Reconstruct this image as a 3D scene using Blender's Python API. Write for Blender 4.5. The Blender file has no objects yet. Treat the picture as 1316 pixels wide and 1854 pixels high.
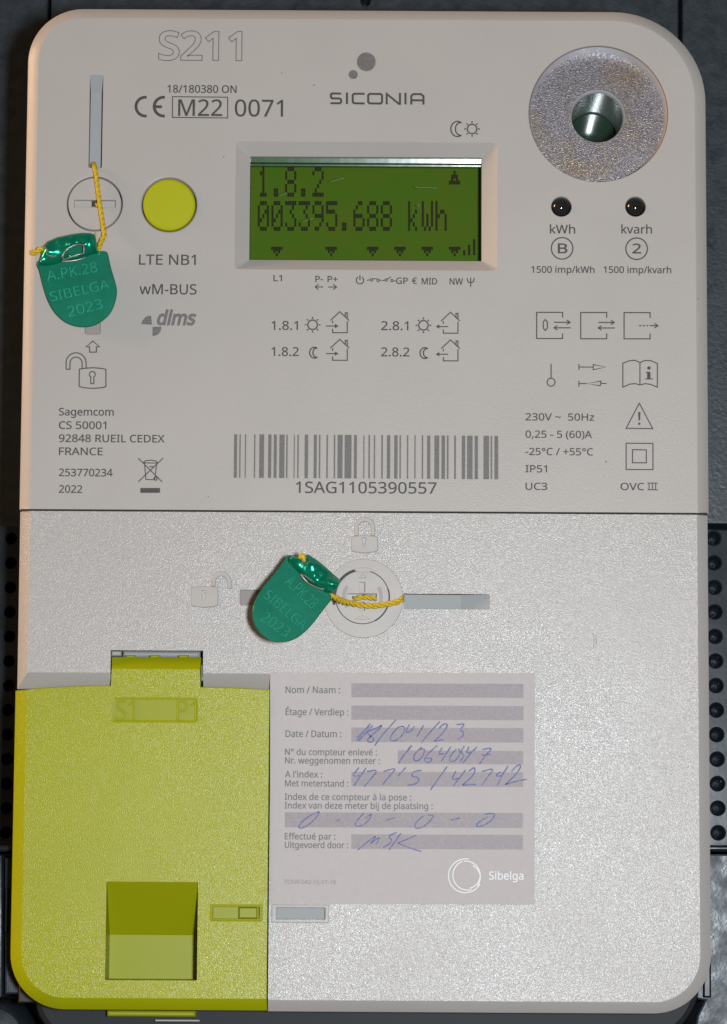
import bpy, bmesh, math, os, random
from mathutils import Vector, noise
from mathutils.geometry import tessellate_polygon

random.seed(7)
SC = bpy.context.scene
COL = SC.collection

# ------------------------------------------------------------------ camera, light, exposure
MM = 0.001
Z0 = 1.40                                  # height of the meter's middle above the floor
CAM_DIST, TILT, ROLL, FPX = 575.0, math.asin(0.1236), 0.0058, 5750.0
ct, st = math.cos(TILT), math.sin(TILT)
FWD = Vector((0, ct, st)); UP0 = Vector((0, -st, ct)); RT0 = Vector((1, 0, 0))
RT = RT0 * math.cos(ROLL) + UP0 * math.sin(ROLL)
UPV = UP0 * math.cos(ROLL) - RT0 * math.sin(ROLL)
EYE = -FWD * CAM_DIST                      # millimetres, panel front plane is y = 0
cam_d = bpy.data.cameras.new('camera'); cam = bpy.data.objects.new('camera', cam_d); COL.objects.link(cam)
cam_d.sensor_fit = 'VERTICAL'; cam_d.sensor_height = 24.0; cam_d.lens = FPX / 1854.0 * 24.0
cam_d.clip_start, cam_d.clip_end = 0.02, 20.0
from mathutils import Matrix
R3 = Matrix((RT, UPV, -FWD)).transposed()
cam.matrix_world = Matrix.Translation(EYE * MM + Vector((0, 0, Z0))) @ R3.to_4x4()
SC.camera = cam

W = bpy.data.worlds.new("World"); SC.world = W; W.use_nodes = True
W.node_tree.nodes['Background'].inputs['Color'].default_value = (1.0, 0.74, 0.54, 1)
W.node_tree.nodes['Background'].inputs['Strength'].default_value = 0.10

def lamp(name, kind, loc, target, energy, color, size, size_y=None):
    l = bpy.data.lights.new(name, kind); l.energy = energy; l.color = color
    if kind == 'AREA':
        l.shape = 'RECTANGLE'; l.size = size; l.size_y = size_y or size
    o = bpy.data.objects.new(name, l); COL.objects.link(o)
    o.location = loc
    o.rotation_euler = (Vector(target) - Vector(loc)).to_track_quat('-Z', 'Y').to_euler()
    return o
# the camera's flash, just right of the lens, and a warm room lamp up on the left
eye_w = EYE * MM + Vector((0, 0, Z0))
lamp('flash', 'AREA', eye_w + Vector((0.060, 0.004, 0.004)), (0.0, 0, Z0 - 0.02), 3.25, (0.87, 0.945, 1.0), 0.030, 0.045)
lamp('room_lamp', 'AREA', (-1.6, -0.15, Z0 + 0.62), (0, 0, Z0), 25.0, (1.0, 0.60, 0.30), 0.5, 0.5)

SC.view_settings.view_transform = 'Standard'; SC.view_settings.look = 'None'
SC.view_settings.exposure = 0.0; SC.view_settings.gamma = 1.0
SC.render.engine = 'CYCLES'
try:
    SC.cycles.max_bounces = 8; SC.cycles.sample_clamp_indirect = 4.0
except Exception:
    pass

# ------------------------------------------------------------------ helpers
def A(px, py, d=0.0):
    """Where the sight line through photo point (px, py) meets the plane d mm in front of the panel: (x, y) in mm."""
    r = FWD * FPX + RT * (px - 658.0) + UPV * (927.0 - py)
    t = (-d - EYE.y) / r.y
    p = EYE + r * t
    return (p.x, p.z)

def loopA(pts, d=0.0):
    return [A(x, y, d) for x, y in pts]

def area(l):
    return 0.5 * sum(l[i][0] * l[(i + 1) % len(l)][1] - l[(i + 1) % len(l)][0] * l[i][1] for i in range(len(l)))

def ccw(l):
    return l if area(l) > 0 else l[::-1]

def clean(l):
    o = []
    for p in l:
        if not o or math.hypot(p[0] - o[-1][0], p[1] - o[-1][1]) > 1e-4:
            o.append(p)
    if math.hypot(o[0][0] - o[-1][0], o[0][1] - o[-1][1]) < 1e-4:
        o.pop()
    return o

def circle(cx, cy, r, n=48, d=0.0):
    """round outline from photo centre and radius, kept round in the plane"""
    x, y = A(cx, cy, d); x2, _ = A(cx + r, cy, d); R = x2 - x
    return [(x + R * math.cos(2 * math.pi * i / n), y + R * math.sin(2 * math.pi * i / n)) for i in range(n)]

def rrect(x0, y0, x1, y1, radii, n=10):
    """mm; radii bl, br, tr, tl; counter-clockwise"""
    if not isinstance(radii, (tuple, list)):
        radii = [radii] * 4
    out = []
    for (cx, cy, sx, sy, a0), r in zip(((x0, y0, 1, 1, 180), (x1, y0, -1, 1, 270), (x1, y1, -1, -1, 0), (x0, y1, 1, -1, 90)), radii):
        k = n if r > 1e-6 else 0
        for i in range(k + 1):
            a = math.radians(a0 + 90.0 * (i / k if k else 0))
            out.append((cx + sx * r + r * math.cos(a), cy + sy * r + r * math.sin(a)))
    return clean(out)

def rectA(x0, y0, x1, y1, r=0.0, d=0.0, n=6):
    a, b = A(x0, y1, d), A(x1, y0, d)
    return rrect(a[0], a[1], b[0], b[1], r, n)

def inset(loop, a):
    if abs(a) < 1e-9:
        return list(loop)
    n = len(loop); out = []
    for i in range(n):
        p0, p1, p2 = Vector(loop[i - 1]), Vector(loop[i]), Vector(loop[(i + 1) % n])
        e1 = (p1 - p0).normalized(); e2 = (p2 - p1).normalized()
        n1 = Vector((-e1.y, e1.x)); n2 = Vector((-e2.y, e2.x))
        b = n1 + n2
        k = 1 + n1.dot(n2)
        b = b / max(k, 0.35)
        out.append((p1.x + b.x * a, p1.y + b.y * a))
    return out

class B:
    def __init__(s):
        s.v, s.f = [], []
    def add(s, p3s):
        i = len(s.v); s.v += p3s; return list(range(i, i + len(p3s)))
    def ring(s, loop, d):
        if callable(d):
            return s.add([(x, y, d(x, y)) for x, y in loop])
        return s.add([(x, y, d) for x, y in loop])
    def bridge(s, a, b, flip=False):
        n = len(a)
        for i in range(n):
            j = (i + 1) % n
            s.f.append((b[i], b[j], a[j], a[i]) if flip else (a[i], a[j], b[j], b[i]))
    def cap(s, loops, d):
        """loops: outer then holes; new vertices at depth d, facing the viewer"""
        polys = [[Vector((x, y, 0)) for x, y in l] for l in loops]
        flat = [p for l in loops for p in l]
        idx = s.ring(flat, d)
        for t in tessellate_polygon(polys):
            a, b, c = (flat[i] for i in t)
            cr = (b[0] - a[0]) * (c[1] - a[1]) - (b[1] - a[1]) * (c[0] - a[0])
            if abs(cr) < 1e-12:
                continue
            s.f.append(tuple(idx[i] for i in (t if cr > 0 else t[::-1])))
    def shell(s, outer, holes=(), prof=((0, -2), (0, 0))):
        """outer wall rings (inset, d) from back to front, front cap with holes; hole = (loop, rings front to back, floor)"""
        outer = ccw(outer); prev = None
        for ins, d in prof:
            l = inset(outer, ins); r = s.ring(l, d)
            if prev is not None:
                s.bridge(prev, r)
            prev = r
        hl = [ccw(h[0]) for h in holes]
        s.cap([l] + hl, d)
        for h, lo in zip(holes, hl):
            s.well(lo, h[1], h[2])
    def well(s, lo, prof, floor=True):
        prev = None; lo = ccw(lo)
        for ins, dd in prof:
            l = inset(lo, ins); r = s.ring(l, dd)
            if prev is not None:
                s.bridge(prev, r, True)
            prev = r
        if floor:
            s.cap([l], dd)
    def quad(s, p):
        i = s.add(p); s.f.append(tuple(i))
    def box(s, x0, y0, x1, y1, d0, d1, bev=0.15, r=0.0):
        s.shell(rrect(x0, y0, x1, y1, r, 4), (), ((0, d0), (0, d1 - bev), (bev * .35, d1 - bev * .35), (bev, d1)))
    def ribbon(s, pts, w, d, closed=False):
        """flat printed line of width w mm through mm points"""
        pts = clean(pts) if closed else pts
        n = len(pts)
        if n < 2:
            return
        Lf, Rt = [], []
        for i in range(n):
            p = Vector(pts[i])
            if closed or 0 < i < n - 1:
                a = (p - Vector(pts[i - 1])); b = (Vector(pts[(i + 1) % n]) - p)
                if a.length < 1e-6 or b.length < 1e-6:
                    a = b = a if a.length > b.length else b
                a.normalize(); b.normalize()
                na, nb = Vector((-a.y, a.x)), Vector((-b.y, b.x))
                m = (na + nb) / max(1 + na.dot(nb), 0.4)
            else:
                e = (Vector(pts[1]) - p) if i == 0 else (p - Vector(pts[i - 1]))
                e.normalize(); m = Vector((-e.y, e.x))
            Lf.append((p.x + m.x * w / 2, p.y + m.y * w / 2)); Rt.append((p.x - m.x * w / 2, p.y - m.y * w / 2))
        a = s.ring(Lf, d); b = s.ring(Rt, d)
        for i in range(n if closed else n - 1):
            j = (i + 1) % n
            s.f.append((b[i], b[j], a[j], a[i]))
    def tube(s, pts, r, n=8, taper=None):
        """3-D tube through (x, y, d) points"""
        prev = None; P = [Vector(p) for p in pts]
        for i, p in enumerate(P):
            t = (P[min(i + 1, len(P) - 1)] - P[max(i - 1, 0)]).normalized()
            u = t.cross(Vector((0.13, 0.21, 1))).normalized(); v = t.cross(u)
            rr = r * (taper(i / (len(P) - 1)) if taper else 1)
            ring = s.add([tuple(p + (u * math.cos(k * 2 * math.pi / n) + v * math.sin(k * 2 * math.pi / n)) * rr) for k in range(n)])
            if prev:
                s.bridge(prev, ring)
            else:
                s.f.append(tuple(ring[::-1]))
            prev = ring
        s.f.append(tuple(prev))
    def lathe(s, cx, cy, prof, n=48):
        """prof: (radius, d) from the outside inward, facing the viewer"""
        prev = None
        for r, d in prof:
            if r < 1e-6:
                c = s.add([(cx, cy, d)])[0]
                for i in range(n):
                    s.f.append((prev[i], prev[(i + 1) % n], c))
                return
            ring = s.add([(cx + r * math.cos(2 * math.pi * i / n), cy + r * math.sin(2 * math.pi * i / n), d) for i in range(n)])
            if prev:
                s.bridge(prev, ring)
            prev = ring
        s.f.append(tuple(prev))

ROOTLOC = {}
def make(name, b, mat, parent=None, smooth=35, label=None):
    me = bpy.data.meshes.new(name)
    root = parent
    while root is not None and root.parent is not None:
        root = root.parent
    off = ROOTLOC.get(root.name, Vector((0, 0, 0))) if root else Vector((0, 0, 0))
    me.from_pydata([(x * MM - off.x, -d * MM - off.y, y * MM + Z0 - off.z) for x, y, d in b.v], [], b.f)
    me.validate(); me.update()
    if smooth:
        me.polygons.foreach_set('use_smooth', [True] * len(me.polygons))
        me.set_sharp_from_angle(angle=math.radians(smooth))
    me.materials.append(mat)
    o = bpy.data.objects.new(name, me); COL.objects.link(o)
    if parent:
        o.parent = parent
    if label:
        o['label'] = label
    return o

def thing(name, label, cat, loc_mm, group=None):
    o = bpy.data.objects.new(name, None); COL.objects.link(o)
    o.empty_display_size = 0.01
    o.location = (loc_mm[0] * MM, -loc_mm[2] * MM, loc_mm[1] * MM + Z0)
    ROOTLOC[o.name] = Vector(o.location)
    o['label'] = label; o['category'] = cat
    if group:
        o['group'] = group
    return o

# ------------------------------------------------------------------ materials
def srgb(r, g, b):
    f = lambda c: (c / 255 / 12.92) if c <= 10.3 else ((c / 255 + 0.055) / 1.055) ** 2.4
    return (f(r), f(g), f(b), 1)

def material(name, col, rough=0.5, metal=0.0, bumps=(), var=None, spec=0.5, rough_var=None, coat=0.0):
    m = bpy.data.materials.new(name); m.use_nodes = True
    nt = m.node_tree; N = nt.nodes; L = nt.links
    p = N['Principled BSDF']
    p.inputs['Base Color'].default_value = col; p.inputs['Roughness'].default_value = rough
    p.inputs['Metallic'].default_value = metal; p.inputs['Specular IOR Level'].default_value = spec
    p.inputs['Coat Weight'].default_value = coat; p.inputs['Coat Roughness'].default_value = 0.15
    tc = N.new('ShaderNodeTexCoord')
    def nz(scale, detail=2.0, rou=0.55):
        n = N.new('ShaderNodeTexNoise'); n.inputs['Scale'].default_value = scale
        n.inputs['Detail'].default_value = detail; n.inputs['Roughness'].default_value = rou
        L.new(tc.outputs['Object'], n.inputs['Vector']); return n
    prev = None
    for scale, strength, dist, detail in bumps:
        n = nz(scale, detail)
        b = N.new('ShaderNodeBump'); b.inputs['Strength'].default_value = strength; b.inputs['Distance'].default_value = dist
        L.new(n.outputs['Fac'], b.inputs['Height'])
        if prev:
            L.new(prev.outputs['Normal'], b.inputs['Normal'])
        prev = b
    if prev:
        L.new(prev.outputs['Normal'], p.inputs['Normal'])
    if var:
        last = None
        for scale, col2, lo, hi in var:
            n = nz(scale, 3.0); r = N.new('ShaderNodeMapRange')
            r.inputs['From Min'].default_value = lo; r.inputs['From Max'].default_value = hi
            L.new(n.outputs['Fac'], r.inputs['Value'])
            mx = N.new('ShaderNodeMix'); mx.data_type = 'RGBA'
            L.new(r.outputs['Result'], mx.inputs[0])
            if last is None:
                mx.inputs[6].default_value = col
            else:
                L.new(last, mx.inputs[6])
            mx.inputs[7].default_value = col2
            last = mx.outputs[2]
        L.new(last, p.inputs['Base Color'])
    if rough_var:
        scale, lo, hi = rough_var
        n = nz(scale, 2.0); r = N.new('ShaderNodeMapRange')
        r.inputs['From Min'].default_value = 0.3; r.inputs['From Max'].default_value = 0.7
        r.inputs['To Min'].default_value = lo; r.inputs['To Max'].default_value = hi
        L.new(n.outputs['Fac'], r.inputs['Value']); L.new(r.outputs['Result'], p.inputs['Roughness'])
    return m

GREY = (0.415, 0.382, 0.353, 1)
M_COVER = material('satin grey plastic', GREY, 0.34, 0, ((4200, 0.40, 0.00006, 1),), ((60, (0.402, 0.370, 0.343, 1), 0.35, 0.7),), 0.22, (35, 0.29, 0.40))
M_TERM = material('sparkling grained grey plastic', (0.415, 0.385, 0.362, 1), 0.22, 0, ((4800, 0.66, 0.00006, 1), (8500, 0.55, 0.00004, 0)), ((40, (0.40, 0.371, 0.349, 1), 0.35, 0.7),), 0.30, (30, 0.18, 0.27))
M_SMOOTH = material('smooth grey plastic', (0.405, 0.373, 0.346, 1), 0.36, 0, ((3000, 0.05, 0.00004, 1), (250, 0.15, 0.0002, 1)), None, 0.3)
M_SLOTEND = material('shade-darkened grey plastic', (0.315, 0.275, 0.262, 1), 0.55, 0, ((3000, 0.05, 0.00004, 1),), None, 0.15)  # darker tone puts the shade of recessed slot floors into the colour
M_BLUEGREY = material('pale blue grey plastic', (0.35, 0.352, 0.35, 1), 0.5, 0, ((2500, 0.06, 0.00004, 1),), None, 0.12)
M_LIME = material('grained lime plastic', (0.325, 0.335, 0.003, 1), 0.22, 0, ((4800, 0.66, 0.00006, 1), (8500, 0.55, 0.00004, 0)), ((50, (0.31, 0.32, 0.003, 1), 0.35, 0.7),), 0.20, (30, 0.18, 0.27))
M_LIMESM = material('smooth lime plastic', (0.29, 0.305, 0.003, 1), 0.40, 0, ((2500, 0.12, 0.00005, 2),), None, 0.2)
M_BUTTON = material('bright lime button plastic', (0.385, 0.395, 0.003, 1), 0.45, 0, ((2500, 0.12, 0.00005, 2),), None, 0.2)
M_PRINT = material('dark grey print', (0.050, 0.044, 0.042, 1), 0.55, 0, ((2600, 0.2, 0.00006, 2),), ((5000, (0.11, 0.10, 0.095, 1), 0.5, 0.75),), 0.3)
M_PRINTL = material('light grey print', (0.115, 0.105, 0.10, 1), 0.55, 0, ((2600, 0.2, 0.00006, 2),), ((5000, (0.20, 0.185, 0.175, 1), 0.45, 0.7),), 0.4)
M_PRINTP = material('pale grey print', (0.27, 0.25, 0.235, 1), 0.55, 0, ((2600, 0.2, 0.00006, 2),), None, 0.4)
M_GAP = material('painted gap shade', (0.02, 0.018, 0.016, 1), 0.6)  # near-black colour that paints the shade in gaps and recesses
M_BASE = material('dark grey base plastic', (0.016, 0.018, 0.021, 1), 0.5, 0, ((1800, 0.15, 0.00008, 2),), None, 0.15)
M_BOARD = material('black leather grain plastic', (0.018, 0.025, 0.032, 1), 0.36, 0, ((1100, 0.32, 0.0002, 3),), ((400, (0.024, 0.032, 0.04, 1), 0.4, 0.7),), 0.35, (300, 0.28, 0.5))
M_BOARDSM = material('glossy black plastic', (0.011, 0.015, 0.020, 1), 0.2, 0, ((250, 0.12, 0.0002, 2),), ((200, (0.018, 0.023, 0.03, 1), 0.4, 0.7),), 0.26)
M_WALL = material('dark wall paint', (0.03, 0.03, 0.032, 1), 0.8, 0, ((300, 0.2, 0.0003, 2),))
M_LCD = material('green lcd glass', (0.058, 0.122, 0.002, 1), 0.6, 0, (), ((120, (0.078, 0.112, 0.002, 1), 0.35, 0.7), (3000, (0.042, 0.13, 0.003, 1), 0.5, 0.8)), 0.1)
M_DOT = material('dark lcd segment', (0.018, 0.016, 0.004, 1), 0.6, 0, (), None, 0.1)
M_ZINC = material('zinc plated steel', (0.27, 0.245, 0.25, 1), 0.33, 0.65, ((5200, 0.5, 0.00008, 0),), ((90, (0.28, 0.21, 0.14, 1), 0.46, 0.68), (3000, (0.14, 0.13, 0.16, 1), 0.45, 0.60), (4200, (0.66, 0.57, 0.42, 1), 0.60, 0.72)), 0.4)  # fine pale and dark flecks put the ring's sparkle into the colour
M_STEEL = material('polished steel', (0.62, 0.65, 0.63, 1), 0.26, 0.7, ((500, 0.05, 0.0001, 1),))
M_STEELL = material('bright steel', (0.74, 0.74, 0.78, 1), 0.34, 0.35)
M_LENS = material('dark green lens', (0.010, 0.028, 0.016, 1), 0.12, 0, (), None, 0.8)
M_LED = material('smoked led lens', (0.012, 0.012, 0.014, 1), 0.08, 0, (), None, 0.7)
M_TAG = material('green anodised aluminium', (0.001, 0.168, 0.098, 1), 0.33, 0.25, ((600, 0.06, 0.0002, 2), (90, 0.15, 0.0015, 1)), ((300, (0.001, 0.145, 0.082, 1), 0.35, 0.7),), 0.3)
M_TAGM = material('crumpled green foil', (0.003, 0.30, 0.17, 1), 0.24, 0.65, ((260, 0.25, 0.0009, 1),), None, 0.7)
M_TAGL = material('highlit green relief', (0.03, 0.40, 0.26, 1), 0.25, 0.15, (), None, 0.9)  # letter highlights are put into this lighter green
M_BARE = material('bare aluminium edge', (0.42, 0.38, 0.33, 1), 0.4, 0.7, ((3000, 0.3, 0.0001, 2),))
M_TWINE = material('yellow sealing twine', (0.62, 0.43, 0.02, 1), 0.6, 0, ((4000, 0.4, 0.0001, 2),), ((3000, (0.42, 0.28, 0.012, 1), 0.45, 0.7),), 0.3)
M_PAPER = material('matt label paper', (0.487, 0.447, 0.436, 1), 0.65, 0, ((2500, 0.06, 0.00004, 2), (60, 0.10, 0.0006, 1)), ((700, (0.47, 0.431, 0.42, 1), 0.35, 0.7),), 0.25)
M_FIELD = material('mauve field print', (0.285, 0.246, 0.262, 1), 0.45, 0, ((3400, 0.3, 0.00006, 1),), ((3000, (0.33, 0.29, 0.30, 1), 0.4, 0.7),), 0.2)
M_INKG = material('grey label print', (0.125, 0.11, 0.115, 1), 0.5, 0, ((3400, 0.2, 0.00005, 1),), ((6000, (0.25, 0.225, 0.225, 1), 0.5, 0.7),), 0.3)
M_INKB = material('blue ballpoint ink', (0.085, 0.095, 0.25, 1), 0.5, 0, (), ((2500, (0.19, 0.185, 0.33, 1), 0.42, 0.64),), 0.25)
M_WHITE = material('white print', (0.60, 0.60, 0.60, 1), 0.4, 0, ((2500, 0.3, 0.00005, 2),), ((5000, (0.50, 0.48, 0.47, 1), 0.42, 0.62),), 0.4)

def pane_material():
    m = bpy.data.materials.new('clear window'); m.use_nodes = True
    nt = m.node_tree; N = nt.nodes; L = nt.links
    N.remove(N['Principled BSDF'])
    t = N.new('ShaderNodeBsdfTransparent'); g = N.new('ShaderNodeBsdfGlossy'); x = N.new('ShaderNodeMixShader')
    f = N.new('ShaderNodeFresnel'); f.inputs['IOR'].default_value = 1.45
    t.inputs['Color'].default_value = (0.97, 0.99, 0.96, 1); g.inputs['Roughness'].default_value = 0.04
    L.new(f.outputs['Fac'], x.inputs['Fac']); L.new(t.outputs[0], x.inputs[1]); L.new(g.outputs[0], x.inputs[2])
    L.new(x.outputs[0], N['Material Output'].inputs['Surface'])
    return m
M_PANE = pane_material()
M_EDGE = material('polished window edge', (0.03, 0.085, 0.03, 1), 0.15, 0, ((400, 0.06, 0.0002, 1),), None, 0.32)
M_CLEAR = material('clear acrylic rim', (0.16, 0.25, 0.17, 1), 0.22, 0, ((900, 0.1, 0.0001, 1),), None, 0.7)

# ------------------------------------------------------------------ lettering
FDIR = bpy.utils.system_resource('DATAFILES', path='fonts')
def font(fn):
    try:
        return bpy.data.fonts.load(os.path.join(FDIR, fn))
    except Exception:
        return None
SANS = font('NotoSansHebrew-Regular.woff2') or font('Inter.woff2')
def text_mesh(s, offset=0.0, shear=0.0, extrude=0.0, bevel=0.0, res=3):
    c = bpy.data.curves.new('lettering', 'FONT'); c.body = s; c.offset = offset; c.shear = shear
    c.extrude = extrude; c.bevel_depth = bevel; c.resolution_u = res; c.bevel_resolution = 0
    if SANS:
        c.font = SANS
    o = bpy.data.objects.new('lettering', c)
    m = bpy.data.meshes.new_from_object(o)
    v = [tuple(x.co) for x in m.vertices]; f = [tuple(p.vertices) for p in m.polygons]
    bpy.data.objects.remove(o); bpy.data.meshes.remove(m); bpy.data.curves.remove(c)
    return v, f
_v, _f = text_mesh('H'); CAPH = max(v[1] for v in _v)

def text(parent, s, x0, yb, x1, cap, mat=None, d=0.03, offset=0.0, shear=0.0, name='lettering', outline=None, bold=0.05):
    """one printed line: ink from x0 to x1 on baseline yb with capitals cap high, all in photo pixels"""
    v, f = text_mesh(s, offset, shear)
    xa, xb = min(p[0] for p in v), max(p[0] for p in v)
    X0, Y0 = A(x0, yb, d); X1, _ = A(x1, yb, d); _, Y1 = A(x0, yb - cap, d)
    kx = (X1 - X0) / (xb - xa); ky = (Y1 - Y0) / CAPH
    pts = [((p[0] - xa) * kx + X0, p[1] * ky + Y0) for p in v]
    b = B()
    if outline:
        edges = {}
        for fc in f:
            for i in range(len(fc)):
                a, c = fc[i], fc[(i + 1) % len(fc)]
                key = (round(v[a][0], 5), round(v[a][1], 5)), (round(v[c][0], 5), round(v[c][1], 5))
                edges[key] = (pts[a], pts[c])
        nxt = {}
        for (a, c), e in edges.items():
            if (c, a) not in edges:
                nxt[a] = (c, e[0])
        while nxt:
            k = next(iter(nxt)); lp = []
            while k in nxt:
                c, p = nxt.pop(k); lp.append(p); k = c
            if len(lp) > 2:
                b.ribbon(lp, outline, d, True)
    else:
        b.v = [(x, y, d) for x, y in pts]; b.f = list(f)
        if bold:
            cnt = {}
            for fc in f:
                for i in range(len(fc)):
                    a, c = fc[i], fc[(i + 1) % len(fc)]
                    cnt[(a, c)] = cnt.get((a, c), 0) + 1
            nx = {a: c for a, c in cnt if (c, a) not in cnt}
            while nx:
                k = next(iter(nx)); lp = []
                while k in nx:
                    lp.append(pts[k]); k = nx.pop(k)
                if len(lp) > 2:
                    b.ribbon(lp, bold, d + 0.003, True)
    return make(name, b, mat or M_PRINT, parent, 0)

def strokes(parent, name, lines, w, mat=None, d=0.03, closed=(), fills=()):
    """flat printed symbol from photo-pixel polylines; w in photo px"""
    b = B()
    for i, l in enumerate(lines):
        b.ribbon(loopA(l, d), w * 0.1, d + 0.002 * (i % 9), i in closed)
    for i, l in enumerate(fills):
        b.cap([ccw(clean(loopA(l, d)))], d + 0.021 + 0.002 * i)
    return make(name, b, mat or M_PRINT, parent, 0)

def arc(cx, cy, r, a0, a1, n=14, ry=None):
    """photo-pixel arc, degrees counter-clockwise as seen"""
    ry = ry or r
    return [(cx + r * math.cos(math.radians(a0 + (a1 - a0) * i / n)), cy - ry * math.sin(math.radians(a0 + (a1 - a0) * i / n))) for i in range(n + 1)]

# ------------------------------------------------------------------ the wall and the black mounting board
DB = -48.0
b = B(); b.quad([(-700, -900, -75), (700, -900, -75), (700, 700, -75), (-700, 700, -75)])
wl = make('wall', b, M_WALL, None, 0); wl['kind'] = 'structure'

board = thing('mounting_board', 'black grained plastic mounting board with rows of holes behind the grey meter', 'mounting board', (0, -140, DB))
def panelpart(name, pts, d, mat=M_BOARD, back=-60, bev=0.4, holes=()):
    bb = B(); bb.shell(loopA(pts, d), holes, ((0, back), (0, d - bev), (bev * .3, d - bev * .3), (bev, d)))
    return make(name, bb, mat, board)
b = B(); b.box(*A(-150, 2050, -60), *A(1470, -160, -60), -72, -60, 0.5)
make('backplate', b, M_BOARDSM, board)
panelpart('panel', [(-120, -140), (87, -140), (87, 958), (-120, 958)], DB)
panelpart('panel', [(92, -140), (1229, -140), (1229, 958), (92, 958)], DB, holes=[(circle(662, 2, 10, 24, DB), ((0, DB), (0.15, DB - .3), (0.2, DB - 6)), True)])
panelpart('panel', [(1235, -140), (1440, -140), (1440, 948), (1235, 948)], DB)

def ramp(x, y):
    """depth of the perforated strip, which stands proud of the board"""
    return -30.0
def strip(x0, x1, xs, side):
    """column of cells, each with one round hole, following the ramp"""
    bb = B(); bead = 1.7 if side > 0 else 0.1
    ys = [975 + 44.4 * i for i in range(13)]
    # cell borders and hole centres in plane mm, each looked up on its own depth
    def on_ramp(px, py):
        d = DB
        for _ in range(30):
            d = ramp(0, A(px, py, d)[1])
        return A(px, py, d)
    tops = [on_ramp(0, y - 22.2)[1] for y in ys] + [on_ramp(0, ys[-1] + 27)[1]]
    XL, XR = A(x0, 1200, DB)[0], A(x1, 1200, DB)[0]
    for i, py in enumerate(ys):
        cx, cy = on_ramp(xs[0] + (xs[1] - xs[0]) * i / 12, py)
        R = 1.36; n = 20
        hole = [(cx + R * math.cos(2 * math.pi * k / n), cy + R * math.sin(2 * math.pi * k / n)) for k in range(n)]
        sq = [(XL, tops[i + 1]), (XR, tops[i + 1]), (XR, tops[i]), (XL, tops[i])]
        bb.cap([sq, hole], ramp)
        prev = None
        for ins, dd in ((0, 0), (-0.14, 0.16 * bead), (0.0, 0.26 * bead), (0.16, 0.16 * bead), (0.26, -0.2), (0.30, -3.0), (0.9, -3.6), (1.3, -4.0)):
            r = bb.ring(inset(hole, ins), (lambda x, y, q=dd, yy=cy: (ramp(x, y) if q > -1 else ramp(x, yy)) + q))
            if prev:
                bb.bridge(prev, r, True)
            prev = r
        bb.cap([inset(hole, 1.3)], lambda x, y, yy=cy: ramp(x, yy) - 4.0)
    return make('perforated_strip', bb, M_BOARDSM, board, 50)
strip(1240, 1390, (1292, 1300), 1)
strip(-70, 60, (20, 11), -1)
# ledges under the strips and the lower panels
DL = -10.0
for (a, c) in ((-80, 60), (1240, 1420)):
    b = B(); b.box(*A(a, 1541, DL + 1), *A(c, 1531, DL + 1), -40, DL + 1.2, 0.45); make('ledge', b, M_BOARDSM, board)
panelpart('lower_panel', [(1248, 1546)] + [(1420, 1546), (1420, 1990), (1262, 1990), (1256, 1870), (1262, 1838), (1275, 1812), (1248, 1806)], DL)
panelpart('lower_panel', [(-90, 1548), (3, 1548), (3, 1806), (-90, 1806)], DL)
panelpart('lower_panel', [(8, 1552), (70, 1552), (70, 1800), (8, 1800)], DL - 1.5)
b = B(); b.box(*A(8, 1688, DL), *A(15, 1608, DL), -20, DL + 0.2, 0.3); make('rib', b, M_BOARDSM, board)
b = B(); b.box(*A(1272, 1806, DL), *A(1286.5, 1745, DL), -20, DL + 0.9, 0.35); make('rib', b, M_BOARDSM, board)
b = B(); x, y = A(-12, 1880, DL); b.lathe(x, y, [(6.6, -30), (6.2, DL + 0.5), (5.4, DL + 2.2), (3.0, DL + 3.2), (0, DL + 3.5)], 40); make('boss', b, M_BOARD, board)

# ------------------------------------------------------------------ the meter
meter = thing('electricity_meter', 'grey electricity meter with green display, lime port flap and steel optical port', 'electricity meter', (0, -93, DB))

# dark base behind and below the covers
b = B(); D0 = -9.0
pts = loopA([(60, 1000), (60, 1740)] + arc(150, 1800, 90, 180, 250, 8) + [(140, 2030), (1215, 2030)] + arc(1160, 1780, 108, 310, 360, 8) + [(1250, 1740), (1250, 1000)], D0)
b.shell(pts, (), ((0, DB), (0, D0 - 1.2), (0.35, D0 - 0.35), (1.2, D0)))
make('base', b, M_BASE, meter)
b = B(); b.box(*A(280, 1849.5, -7), *A(361, 1846.5, -7), D0 - 1, -7.5, 0.12); make('slot_highlight', b, M_SMOOTH, meter)  # pale bar added for the highlight on the base slot

# --- upper cover with its openings
CH = ((0, -46), (0, -1.55), (0.12, -1.40), (1.9, -0.10), (2.15, 0.0))
xl, xr = A(40.5, 560)[0] , A(1281.6, 560)[0]
ytop, yseam = A(658, 15.2)[1], A(658, 925.0)[1]
up_outer = rrect(xl, yseam, xr, ytop, (0.35, 0.35, 17.0, 10.2), 18)
# the bottom edge is a plain joint, not a chamfer: shift the inset rings back down to it
class Cover(B):
    pass
def cover_rings(bb, outer, prof, fix):
    prev = None
    for ins, d in prof:
        l = [fix(p, q) for p, q in zip(outer, inset(outer, ins))]
        r = bb.ring(l, d)
        if prev:
            bb.bridge(prev, r)
        prev = r
    return l
ucov = B()
def fix_up(p, q):
    return (q[0], max(q[1], yseam) if p[1] > yseam + 3 else (yseam if p[1] < yseam + 0.2 else p[1]))
front = cover_rings(ucov, up_outer, CH, fix_up)
lcd_out = rectA(424.5, 258.5, 900, 487.5, 0.9)
lcd_in0 = rectA(451, 285.5, 872, 470.5, 0.25)
port = circle(1083.5, 205.5, 127.5, 72)
btn = circle(306, 370.5, 53, 56)
scr = circle(171.3, 369, 52.5, 56)
leds = [circle(1016.3, 374, 19.5, 32), circle(1150.5, 374, 19.5, 32)]
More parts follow.
